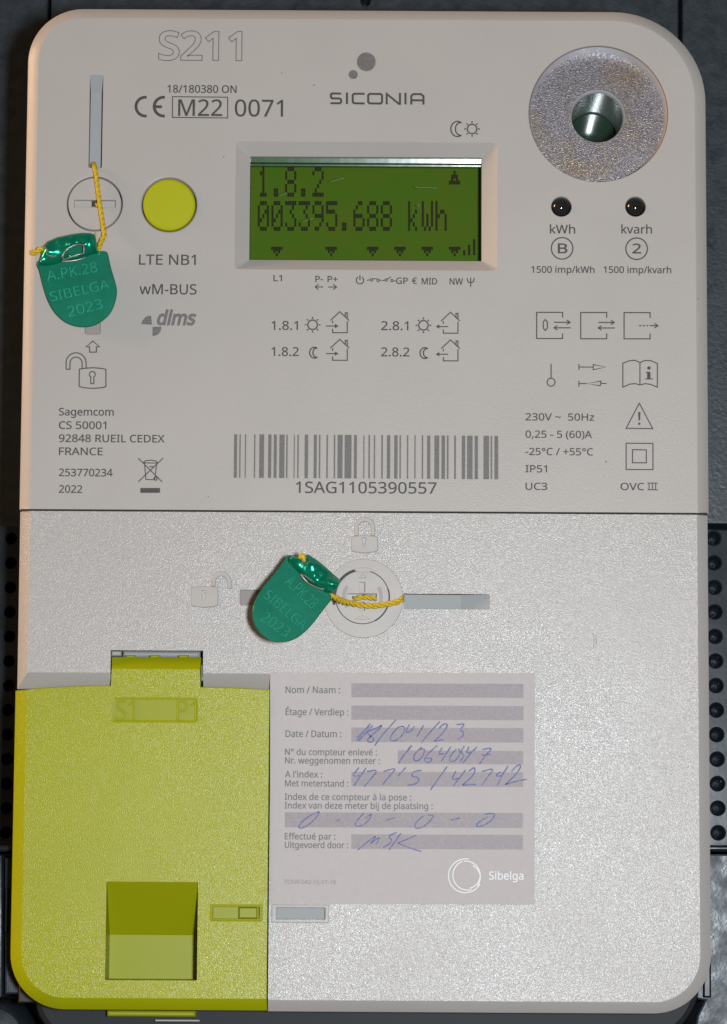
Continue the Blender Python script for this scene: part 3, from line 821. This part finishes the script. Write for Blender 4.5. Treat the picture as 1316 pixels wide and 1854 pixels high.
b = B(); tri = [(gx - 1.5, gy - 3.9), (gx, gy - 3.3), (gx + 1.5, gy - 3.9), (gx, gy - 4.1)]; b.shell(tri, (), ((0, 0.0), (0, 0.12), (0.12, 0.18))); make('arrow_relief', b, M_SMOOTH, lock)
for sgn in (-1, 1):
    bb = B()
    aa = [math.radians((180 if sgn < 0 else 0) + q) for q in range(-34, 35, 6)]
    bb.shell(ccw([(gx + 3.1 * math.cos(q), gy + 3.1 * math.sin(q)) for q in aa] + [(gx + 3.65 * math.cos(q), gy + 3.65 * math.sin(q)) for q in aa[::-1]]), (), ((0, 0), (0, 0.16), (0.08, 0.24)))
    make('grip_rib', bb, M_BLUEGREY, lock)

# --- lime port flap
DF = 0.35
fxl = A(21.5, 1500, DF)[0]; fxr = A(486.3, 1500, DF)[0]; fyb = A(300, 1829, DF)[1]
tx0, tx1 = A(201, 1210, DF)[0], A(363, 1210, DF)[0]; tyt = A(280, 1188.5, DF)[1]
def yF(px, py):
    return A(px, py, DF)[1]
FA, FB, FD = [], [], []
def fboth(a, bb_, d0):
    FA.append(a); FB.append(bb_); FD.append(d0)
cf = 2.1; rf = 9.8
fboth((fxr, fyb), (fxr - .12, fyb + cf), -1.6)
ytr, ytl = yF(480, 1248.5), yF(30, 1249.5)
fboth((fxr, ytr), (fxr - .12, ytr - .15), -0.15)
for i in range(1, 7):   # gently arched upper edge
    t = i / 6; x = fxr + (tx1 - fxr) * t; y = ytr + (yF(365, 1243.5) - ytr) * math.sin(t * math.pi / 2)
    fboth((x, y), (x, y - .15), -0.15)
fboth((tx1, tyt), (tx1 - .12, tyt - 2.3), -1.9)
fboth((tx0, tyt), (tx0 + .12, tyt - 2.3), -1.9)
yq = yF(201, 1241)
for i in range(7):
    t = i / 6; x = tx0 + (fxl - tx0) * t; y = yq + (ytl - yq) * (1 - math.cos(t * math.pi / 2))
    if i == 6:
        fboth((fxl, y), (fxl + cf, y - .15), -1.6)
    else:
        fboth((x, y), (x, y - .15), -0.15)
for i in range(17):
    a = math.radians(180 + 90 * i / 16)
    fboth((fxl + rf + rf * math.cos(a), fyb + rf + rf * math.sin(a)), (fxl + rf + (rf - cf) * math.cos(a), fyb + rf + (rf - cf) * math.sin(a)), -1.6)
fl = B(); nF = len(FA)
ra = fl.add([(x, y, -9) for x, y in FA]); rb = fl.add([(FA[i][0], FA[i][1], DF + FD[i]) for i in range(nF)]); fl.bridge(ra, rb); prev = rb
for t, q in ((0.05, 0.08), (0.9, 0.93), (1.0, 1.0)):
    r = fl.add([(FA[i][0] + (FB[i][0] - FA[i][0]) * t, FA[i][1] + (FB[i][1] - FA[i][1]) * t, DF + FD[i] * (1 - q)) for i in range(nF)]); fl.bridge(prev, r); prev = r
grip = rectA(190, 1597, 358.5, 1774.5, 0.15, DF, 2); catch = rectA(384, 1641.5, 470.5, 1664, 0.1, DF, 2); plq = rectA(202, 1263, 358, 1308, 0.6, DF, 5)
FBc = ccw(FB)
fl.cap([FBc] + [ccw(h) for h in (grip, catch, plq)], DF)


# finger grip: sloping upper face, flat lower face
g0 = ccw(grip); qx0, qx1 = min(p[0] for p in g0), max(p[0] for p in g0); qy0, qy1 = min(p[1] for p in g0), max(p[1] for p in g0)
GD = DF - 8.0
qbr = A(274, 1693, GD)[1]
flap = make('port_flap', fl, M_LIME, meter, 25)
gp = B()
i0 = gp.ring(g0, DF)
gi = rrect(qx0 + .12, qy0 + .10, qx1 - .12, qy1 - .02, 0.05, 2)
cr = [(qx0 + .1, qy0 + .1), (qx1 - .1, qy0 + .1), (qx1 - .1, qbr), (qx1 - .1, qy1), (qx0 + .1, qy1), (qx0 + .1, qbr)]
cd = [GD, GD, GD, DF - .05, DF - .05, GD]
top = [(qx0, qy0, DF), (qx1, qy0, DF), (qx1, qbr, DF), (qx1, qy1, DF), (qx0, qy1, DF), (qx0, qbr, DF)]
tI = gp.add(top); cI = gp.add([(x, y, d) for (x, y), d in zip(cr, cd)]); gp.bridge(tI, cI, True)
gp.quad([(cr[0][0], cr[0][1], GD), (cr[1][0], cr[1][1], GD), (cr[2][0], cr[2][1], GD), (cr[5][0], cr[5][1], GD)])
gp.quad([(cr[5][0], cr[5][1], GD), (cr[2][0], cr[2][1], GD), (cr[3][0], cr[3][1], DF - .05), (cr[4][0], cr[4][1], DF - .05)])
make('finger_grip', gp, M_LIMESM, flap, 25)
b = B(); b.well(plq, ((0, DF), (0.2, DF - .05), (0.5, DF - 0.12)), True); make('plaque', b, M_LIMESM, flap, 40)
b = B(); b.well(catch, ((0, DF), (0.06, DF - .05), (0.10, DF - 1.6)), True); make('catch_slot', b, M_LIMESM, flap)
# catch rim, inner catch block, raised letters, bottom lip
b = B(); b.shell(rectA(379.5, 1637.5, 475, 1668, 0.3, DF, 3), [(catch, ((0, DF + .10), (0.02, DF - .1)), False)], ((-0.05, DF - .01), (0.2, DF + .06), (0.33, DF + .10))); make('slot_rim', b, M_LIMESM, flap)
b = B(); b.box(*A(432, 1663, DF - 1), *A(466, 1642.5, DF - 1), DF - 1.6, DF - 0.7, 0.25); make('catch', b, M_LIMESM, flap)
b = B(); b.box(*A(193, 1840.5, -6), *A(354, 1830, -6), -9, -6.0, 0.4); make('lip', b, M_LIMESM, flap)
def relief(parent, s, p0, p1, cap, mat, depth, h, offset=0.0, name='lettering', bev=0.10):
    """raised letters on a tilted line: baseline from p0 to p1 (photo px), depth(x, y) of the ground in mm"""
    v, f = text_mesh(s, offset, 0, 0.004, 0.026)
    xa, xb = min(p[0] for p in v), max(p[0] for p in v); za, zb = min(p[2] for p in v), max(p[2] for p in v)
    dm = depth(*A(*p0)); P0 = Vector(A(*p0, dm)); P1 = Vector(A(*p1, dm))
    u = (P1 - P0); L_ = u.length; u.normalize(); w = Vector((-u.y, u.x))
    k = L_ / (xb - xa); ky = cap * 0.1 / CAPH
    bb = B()
    for p in v:
        q = P0 + u * ((p[0] - xa) * k) + w * (p[1] * ky)
        bb.v.append((q.x, q.y, depth(q.x, q.y) + h * ((p[2] - za) / (zb - za)) - 0.01))
    bb.f = list(f)
    return make(name, bb, mat, parent, 20)
fd = lambda x, y: DF - 0.12
relief(flap, 'S1', (208, 1304), (243, 1304), 37, M_LIMESM, fd, 0.20, -0.020); relief(flap, 'P1', (319, 1304), (356, 1304), 37, M_LIMESM, fd, 0.20, -0.020)
# hinge behind the flap's tab
b = B(); b.box(*A(222, 1190, -2), *A(362, 1179, -2), -7, -2.2, 0.5); make('hinge_bar', b, M_BLUEGREY, meter)
b = B(); b.box(*A(201.5, 1187, -1), *A(219, 1178.5, -1), -7, -1.0, 0.3); make('hinge_block', b, M_SMOOTH, meter)
for hx in (226, 270, 322):
    b = B(); b.box(*A(hx, 1191, -1.4), *A(hx + 20, 1186.5, -1.4), -4, -1.3, 0.3); make('hinge_knuckle', b, M_LIMESM, flap)
b = B(); b.box(*A(363.8, 1232, -1), *A(368, 1203, -1), -7, -1.2, 0.2); make('hinge_block', b, M_SMOOTH, meter)

# ------------------------------------------------------------------ paper label on the terminal cover
lab = thing('paper_label', 'white paper form label with blue handwriting stuck beside the lime flap', 'label', (7, -70, 0))
b = B(); SD = 0.16
b.shell(ccw(loopA([(489, 1217.5), (968, 1219), (967.3, 1637.5), (488.5, 1636)], 0)), (), ((0, 0.0), (0, SD - .03), (0.03, SD)))
paper = make('paper', b, M_PAPER, lab)
for (x0, y0, x1, y1) in ((636, 1237.6, 947.5, 1263), (636, 1277.8, 947.5, 1303.5), (636, 1317.8, 947.3, 1344), (720, 1359, 947, 1383.5), (636, 1397.7, 946.8, 1424.3), (515.5, 1471.3, 946.5, 1498.5), (636, 1511, 946.5, 1537.5)):
    b = B(); b.cap([ccw(loopA([(x0, y0 - .6), (x1, y0 + .6), (x1, y1 + .6), (x0, y1 - .6)], SD))], SD + .02); make('writing_field', b, M_FIELD, paper, 0)
for s_, x0, x1, yb, cap in (('Nom / Naam :', 517, 615.5, 1254.6, 11.8), ('Étage / Verdiep :', 517, 630.5, 1294.6, 11.8), ('Date / Datum :', 517, 617.5, 1334.2, 11.8), ('N° du compteur enlevé :', 516, 682, 1366.8, 11.2), ('Nr. weggenomen meter :', 516, 687, 1382.2, 11.2),
                       ("A l'index :", 516, 583, 1407.3, 11.2), ('Met meterstand :', 516, 630, 1423.6, 11.2), ('Index de ce compteur à la pose :', 515.5, 744, 1448, 11.2), ('Index van deze meter bij de plaatsing :', 515.5, 783, 1463.6, 11.2), ('Effectué par :', 515.5, 607, 1519.6, 11.2), ('Uitgevoerd door :', 515.5, 630, 1535.2, 11.2)):
    text(paper, s_, x0, yb, x1, cap, M_INKG, SD + .025)
text(paper, 'TCKW-042-15-01-18', 514, 1600.3, 608, 7.5, M_FIELD, SD + .025)
text(paper, 'Sibelga', 885.5, 1592.3, 947.5, 14.2, M_WHITE, SD + .025)
def spiral(cx, cy, r0, r1, a0, a1, n=46):
    return [(cx + (r0 + (r1 - r0) * i / n) * math.cos(math.radians(a0 + (a1 - a0) * i / n)), cy - (r0 + (r1 - r0) * i / n) * math.sin(math.radians(a0 + (a1 - a0) * i / n))) for i in range(n + 1)]
strokes(paper, 'emblem', [spiral(842.5, 1586, 31, 30, 78, 330), spiral(847, 1585, 26.5, 27.5, -75, -250, 40), spiral(844.5, 1586, 27, 23, 100, -75), spiral(845, 1587, 22.5, 25.5, 62, -40, 24)], 1.9, M_WHITE, SD + .03)
def pen(lines, x0, y0, s, w):
    L = [[(x0 + x / s, y0 + y / s) for x, y in l] for l in lines]
    out = []
    for l in L:          # smooth the strokes
        for _ in range(2):
            if len(l) > 2:
                q = [l[0]]
                for i in range(len(l) - 1):
                    (ax, ay), (cx, cy) = l[i], l[i + 1]
                    q += [(ax * .75 + cx * .25, ay * .75 + cy * .25), (ax * .25 + cx * .75, ay * .25 + cy * .75)]
                l = q + [l[-1]]
        out.append(l)
    return strokes(paper, 'handwriting', out, w, M_INKB, SD + .032)
P1 = (620, 1290, 3.76)
pen([[(95, 192), (190, 75)], [(110, 192), (205, 88)], [(100, 170), (182, 92)], [(270, 85), (220, 112), (165, 132), (180, 152), (215, 180), (205, 203), (170, 200), (172, 180), (205, 150), (245, 115), (268, 90)], [(218, 226), (260, 165), (365, 48)],
     [(378, 100), (330, 155), (322, 188), (352, 196), (395, 170), (428, 122), (418, 92), (380, 100)], [(455, 82), (432, 125), (440, 138), (466, 128), (490, 92)], [(552, 88), (505, 166)], [(535, 208), (590, 140), (662, 62)],
     [(655, 112), (685, 78), (715, 76), (708, 108), (660, 165), (615, 198), (650, 190), (692, 186)], [(775, 84), (838, 74), (795, 122), (828, 132), (818, 162), (785, 182)]], *P1, 2.4)
pen([[(380, 346), (468, 222)], [(398, 312), (474, 226)], [(540, 236), (488, 282), (482, 325), (515, 332), (552, 290), (562, 245), (528, 252)], [(645, 224), (575, 285), (552, 328), (588, 346), (616, 310), (570, 312)], [(680, 238), (650, 286), (692, 280)], [(738, 232), (672, 332)],
     [(775, 248), (728, 302), (732, 336), (772, 328), (802, 280), (790, 244)], [(830, 228), (800, 272), (832, 290), (798, 338)], [(862, 232), (838, 278), (882, 268), (916, 234)], [(916, 234), (860, 292), (818, 346)], [(952, 252), (1024, 238), (975, 290), (932, 352)], [(948, 292), (1006, 285)]], *P1, 2.4)
pen([[(112, 374), (62, 436), (122, 430)], [(160, 378), (78, 498)], [(165, 402), (243, 388), (195, 450), (148, 506)], [(278, 402), (372, 374), (322, 430), (272, 492)], [(432, 373), (378, 432)], [(538, 394), (482, 400), (466, 434), (512, 440), (524, 466), (490, 490), (440, 496)], [(598, 528), (650, 455), (712, 368)], [(772, 400), (738, 462), (802, 445)], [(838, 392), (752, 502)],
     [(858, 402), (900, 368), (902, 410), (850, 470), (806, 497), (868, 490), (908, 492)], [(948, 402), (1038, 378), (985, 440), (948, 497)], [(1078, 404), (1036, 430), (1080, 436), (1102, 400)], [(1128, 362), (1080, 440), (1052, 497)], [(1150, 402), (1188, 358), (1218, 358), (1195, 405), (1115, 487), (1105, 492), (1170, 470), (1255, 454)]], *P1, 2.4)
P2 = (500, 1420, 2.8)
pen([[(216, 138), (150, 170), (108, 216), (125, 226), (166, 205), (208, 164), (219, 138)], [(300, 186), (322, 179)], [(442, 148), (403, 190), (398, 213), (436, 212), (472, 180), (489, 143), (452, 172)], [(554, 183), (602, 169)], [(748, 158), (704, 196), (700, 224), (736, 222), (777, 190), (802, 156), (768, 156)], [(886, 181), (932, 171)], [(1058, 152), (1112, 144), (1095, 182), (1050, 210), (1012, 216), (1020, 195), (1072, 164)]], *P2, 2.2)
pen([[(412, 334), (470, 285), (512, 256), (478, 300)], [(478, 300), (530, 262), (508, 302)], [(612, 243), (565, 262), (592, 290), (540, 322)], [(632, 248), (572, 332)], [(710, 258), (612, 300)], [(616, 296), (660, 318), (734, 340)]], *P2, 2.2)

# ------------------------------------------------------------------ green seals on yellow twine
def twine_pts(ctrl, per=14):
    P = [Vector((*A(x, y, d), d)) for x, y, d in ctrl]
    out = []
    for i in range(len(P) - 1):
        p0, p1, p2, p3 = P[max(i - 1, 0)], P[i], P[i + 1], P[min(i + 2, len(P) - 1)]
        for k in range(per):
            t = k / per
            out.append(0.5 * ((2 * p1) + (p2 - p0) * t + (2 * p0 - 5 * p1 + 4 * p2 - p3) * t * t + (3 * p1 - p0 - 3 * p2 + p3) * t ** 3))
    out.append(P[-1]); return out
def twine(parent, ctrl, r=0.27, pitch=2.1, per=16):
    c = twine_pts(ctrl, per); bb = B()
    for ph in (0, math.pi):
        s_ = 0; pts = []
        for i, p in enumerate(c):
            if i:
                s_ += (p - c[i - 1]).length
            t = (c[min(i + 1, len(c) - 1)] - c[max(i - 1, 0)]).normalized()
            u = t.cross(Vector((0.1, 0.2, 1))).normalized(); v = t.cross(u)
            a = ph + s_ / pitch * 2 * math.pi
            pts.append(tuple(p + (u * math.cos(a) + v * math.sin(a)) * r * 0.85))
        bb.tube(pts, r, 7)
    return make('twine', bb, M_TWINE, parent, 60)
def frayed(parent, c, dirs):
    bb = B(); p = Vector((*A(c[0], c[1], c[2]), c[2]))
    for dx, dy, dz, L_ in dirs:
        q = Vector((dx, dy, dz)).normalized() * L_
        bb.tube([tuple(p), tuple(p + q * .5 + Vector((0, 0.05, .05))), tuple(p + q)], 0.10, 5, lambda t: 1 - .5 * t)
    return make('frayed_end', bb, M_TWINE, parent, 60)
def seal_plate(parent, pts, x0, y0, s, depth, mat=M_TAG, th=0.45):
    P = [(x0 + x / s, y0 + y / s) for x, y in pts]
    lo = [A(px, py, 1.5) for px, py in P]
    # round the traced corners
    for _ in range(2):
        q = []
        for i in range(len(lo)):
            a, c = lo[i], lo[(i + 1) % len(lo)]
            q += [(a[0] * .75 + c[0] * .25, a[1] * .75 + c[1] * .25), (a[0] * .25 + c[0] * .75, a[1] * .25 + c[1] * .75)]
        lo = q
    lo = ccw(lo); bb = B(); prev = None
    for ins, dd in ((0.14, -th), (0.0, -th + .12), (0.0, -.14), (0.05, -.05), (0.16, 0)):
        r = bb.ring(inset(lo, ins), lambda x, y, q=dd: depth(x, y) + q)
        if prev:
            bb.bridge(prev, r)
        prev = r
    bb.cap([inset(lo, 0.16)], depth)
    bb.f.append(tuple(range(len(lo)))[::-1])
    return make('seal_plate', bb, mat, parent, 40)
def fold(parent, top, bot, x0, y0, s, depth, height, crumple, seed, skip=None, nu=60, nv=22, back=True):
    """folded-over, crimped sheet between an upper and a lower photo polyline, bulging towards the viewer"""
    def along(pl, t):
        k = t * (len(pl) - 1); i = min(int(k), len(pl) - 2); f = k - i
        x = pl[i][0] * (1 - f) + pl[i + 1][0] * f; y = pl[i][1] * (1 - f) + pl[i + 1][1] * f
        return Vector(A(x0 + x / s, y0 + y / s, 2.5))
    bb = B(); grid = []
    for i in range(nu + 1):
        row = []
        for j in range(nv + 1):
            u, t = i / nu, j / nv
            p = along(top, u) * (1 - t) + along(bot, u) * t
            nz = noise.noise(Vector((p.x * .30 + seed, p.y * .34, 3.3 + seed))) * .9 + noise.noise(Vector((p.x * .62, p.y * .62 + seed, 7.7))) * .35
            rid = abs(noise.noise(Vector((p.x * .42 + 9 + seed, p.y * .42, 1.1)))) 
            h = depth(p.x, p.y) + 0.25 + height * (math.sin(math.pi * min(1, t * 1.02 + .02)) ** .55) + crumple * (nz - .9 * rid) * math.sin(math.pi * min(1, t + .15) * .9)
            row.append((p.x, p.y, max(h, depth(p.x, p.y) - 0.3)))
        grid.append(bb.add(row))
    for i in range(nu):
        for j in range(nv):
            if skip and skip((i + .5) / nu, (j + .5) / nv):
                continue
            bb.f.append((grid[i][j + 1], grid[i + 1][j + 1], grid[i + 1][j], grid[i][j]))
    o = make('folded_clasp', bb, M_TAGM, parent, 75)
    m = o.modifiers.new('thickness', 'SOLIDIFY'); m.thickness = 0.28 * MM; m.offset = -1
    return o, bb, grid

# upper seal, below the cover screw
X, Y, K = 50, 410, 6.926
sx, sy = A(140, 515, 1.5)
dep1 = lambda x, y: 1.75 + (x - sx) * 0.035 + (y - sy) * 0.03
seal1 = thing('wire_seal', 'green metal seal on yellow twine hanging below the round screw of the upper cover', 'security seal', (sx, sy, 0), 'green metal seals on yellow twine')
plate1 = seal_plate(seal1, [(128, 450), (112, 480), (130, 515), (150, 560), (178, 690), (205, 790), (240, 900), (285, 1000), (345, 1090), (430, 1175), (530, 1232), (640, 1262), (760, 1262), (860, 1235), (950, 1180), (1035, 1100), (1090, 990), (1120, 870), (1122, 780), (1092, 670), (1045, 520), (1015, 370), (1000, 325), (950, 312), (880, 325), (840, 200), (700, 150), (480, 190), (280, 270), (190, 360)], X, Y, K, dep1)
f1, fb, fg = fold(seal1, [(150, 455), (175, 330), (215, 235), (260, 185), (400, 130), (560, 95), (700, 78), (790, 82), (850, 110), (885, 330)], [(135, 480), (230, 482), (330, 470), (400, 445), (440, 425), (520, 418), (620, 402), (720, 380), (800, 345), (885, 335)], X, Y, K, dep1, 1.5, 0.85, 1.7,
                  skip=lambda u, t: ((u - .63) / .115) ** 2 + ((t - .66) / .25) ** 2 < 1)
def mouth(parent, pts, depth, lift, r=0.13, closed=True):
    P = [(*A(X_ / K_[2] + K_[0], Y_ / K_[2] + K_[1], 3), ) for X_, Y_ in pts for K_ in (KK,)]
    if closed:
        P.append(P[0])
    bb = B(); bb.tube([(x, y, depth(x, y) + lift + .12 * math.sin(i * 1.7)) for i, (x, y) in enumerate(P)], r, 6)
    return make('cut_edge', bb, M_BARE, parent, 60)
KK = (X, Y, K)
mouth(seal1, [(440, 385), (470, 330), (520, 275), (580, 245), (650, 235), (705, 245), (712, 290), (705, 345), (640, 362), (560, 385), (490, 412), (450, 420)], dep1, 1.75, 0.15)
mouth(seal1, [(215, 255), (250, 310), (240, 350), (270, 375), (310, 388), (350, 380)], dep1, 1.7, 0.10, False)
mouth(seal1, [(430, 432), (540, 430), (620, 415), (700, 390), (725, 378)], dep1, 0.75, 0.14, False)
relief(plate1, 'A.PK.28', (50 + 250 / K, 410 + 690 / K), (50 + 880 / K, 410 + 575 / K), 19, M_TAGL, dep1, 0.42, -0.020)
relief(plate1, 'SIBELGA', (50 + 295 / K, 410 + 945 / K), (50 + 1035 / K, 410 + 785 / K), 17.5, M_TAGL, dep1, 0.34, -0.024)
relief(plate1, '2023', (50 + 515 / K, 410 + 1138 / K), (50 + 950 / K, 410 + 1030 / K), 18.5, M_TAGL, dep1, 0.34, -0.024)
twine(seal1, [(169, 296, -1.8), (170, 301, -0.4), (172.5, 306, 0.6), (175, 325, 0.75), (178, 350, 0.7), (181.5, 375, 0.7), (184.5, 395, 0.8), (187.5, 415, 1.0), (189, 428, 1.4), (184, 436, 1.8), (180, 448, 1.8), (176, 456, 1.4)])
twine(seal1, [(176, 374, -0.9), (174.5, 370, -0.5), (178, 371, 0.2)], 0.2)
twine(seal1, [(80, 450, 2.0), (72, 452, 1.9), (64, 456.5, 1.7), (57, 458, 1.6)], 0.3)
frayed(seal1, (62, 456.5, 1.7), [(-1, .35, .1, .9), (-1, 0, .3, .95), (-1, -.35, 0, .8)])
frayed(seal1, (173, 428, 1.6), [(.2, .6, .1, .75), (-.3, .6, .3, .6)])

# lower seal, over the lock of the terminal cover
X, Y, K = 430, 980, 5.982; KK = (X, Y, K)
tx_, ty_ = A(530, 1090, 3)
dep2 = lambda x, y: 9.2 - (x - tx_) * 0.12 - (y - ty_) * 0.13
seal2 = thing('wire_seal', 'green metal seal tilted on yellow twine over the round lock of the lower cover', 'security seal', (tx_, ty_, 0), 'green metal seals on yellow twine')
plate2 = seal_plate(seal2, [(560, 190), (530, 225), (490, 290), (420, 385), (330, 495), (250, 600), (205, 690), (178, 790), (176, 880), (205, 970), (270, 1055), (350, 1115), (450, 1142), (550, 1135), (650, 1095), (745, 1020), (830, 925), (905, 820), (970, 735), (1015, 680), (1022, 625), (985, 590), (1040, 540), (900, 380), (740, 210), (640, 200)], X, Y, K, dep2)
fold(seal2, [(590, 205), (680, 220), (770, 178), (850, 228), (940, 300), (1030, 380), (1125, 462)], [(560, 270), (620, 330), (690, 395), (760, 470), (860, 535), (960, 590), (1048, 602)], X, Y, K, dep2, 1.9, 0.9, 5.2)
mouth(seal2, [(690, 400), (720, 440), (780, 500), (850, 535), (930, 560), (955, 540), (930, 520), (860, 495), (790, 450), (730, 410)], dep2, 0.95, 0.17)
mouth(seal2, [(700, 320), (715, 265), (745, 290), (790, 262)], dep2, 2.0, 0.11, False)
relief(plate2, 'A.PK.28', (430 + 505 / K, 980 + 450 / K), (430 + 800 / K, 980 + 740 / K), 21, M_TAGL, dep2, 0.32, -0.024)
relief(plate2, 'SIBELGA', (430 + 275 / K, 980 + 605 / K), (430 + 700 / K, 980 + 965 / K), 18.5, M_TAGL, dep2, 0.36, -0.024)
relief(plate2, '2023', (430 + 240 / K, 980 + 850 / K), (430 + 520 / K, 980 + 1045 / K), 19, M_TAGL, dep2, 0.36, -0.024)
twine(seal2, [(598, 1079, 7.6), (608, 1082.5, 6.4), (616, 1087, 4.6), (628, 1091, 2.4), (645, 1094.5, 0.85), (660, 1096.5, 0.8), (680, 1097, 0.8), (700, 1094, 0.8), (715, 1091, 0.85), (725, 1087.5, 0.7), (728.5, 1083, 0.1), (725, 1080, -1.2)], 0.31, 2.6)
twine(seal2, [(640, 1084, -0.9), (648, 1083, -0.35), (658, 1081, -0.3), (668, 1082, -0.3), (676, 1083, -0.4), (683, 1085, -0.9)], 0.27, 2.2)
frayed(seal2, (545, 1010, 9.6), [(-.2, .9, .2, 1.0), (.15, 1, .3, 1.15), (.4, .8, .1, .9), (-.45, .7, .2, .9), (.7, .5, .3, .8), (0, .9, .6, 1.1)])
twine(seal2, [(552, 1014, 9.3), (548, 1010, 9.6), (545, 1006, 9.8)], 0.36)
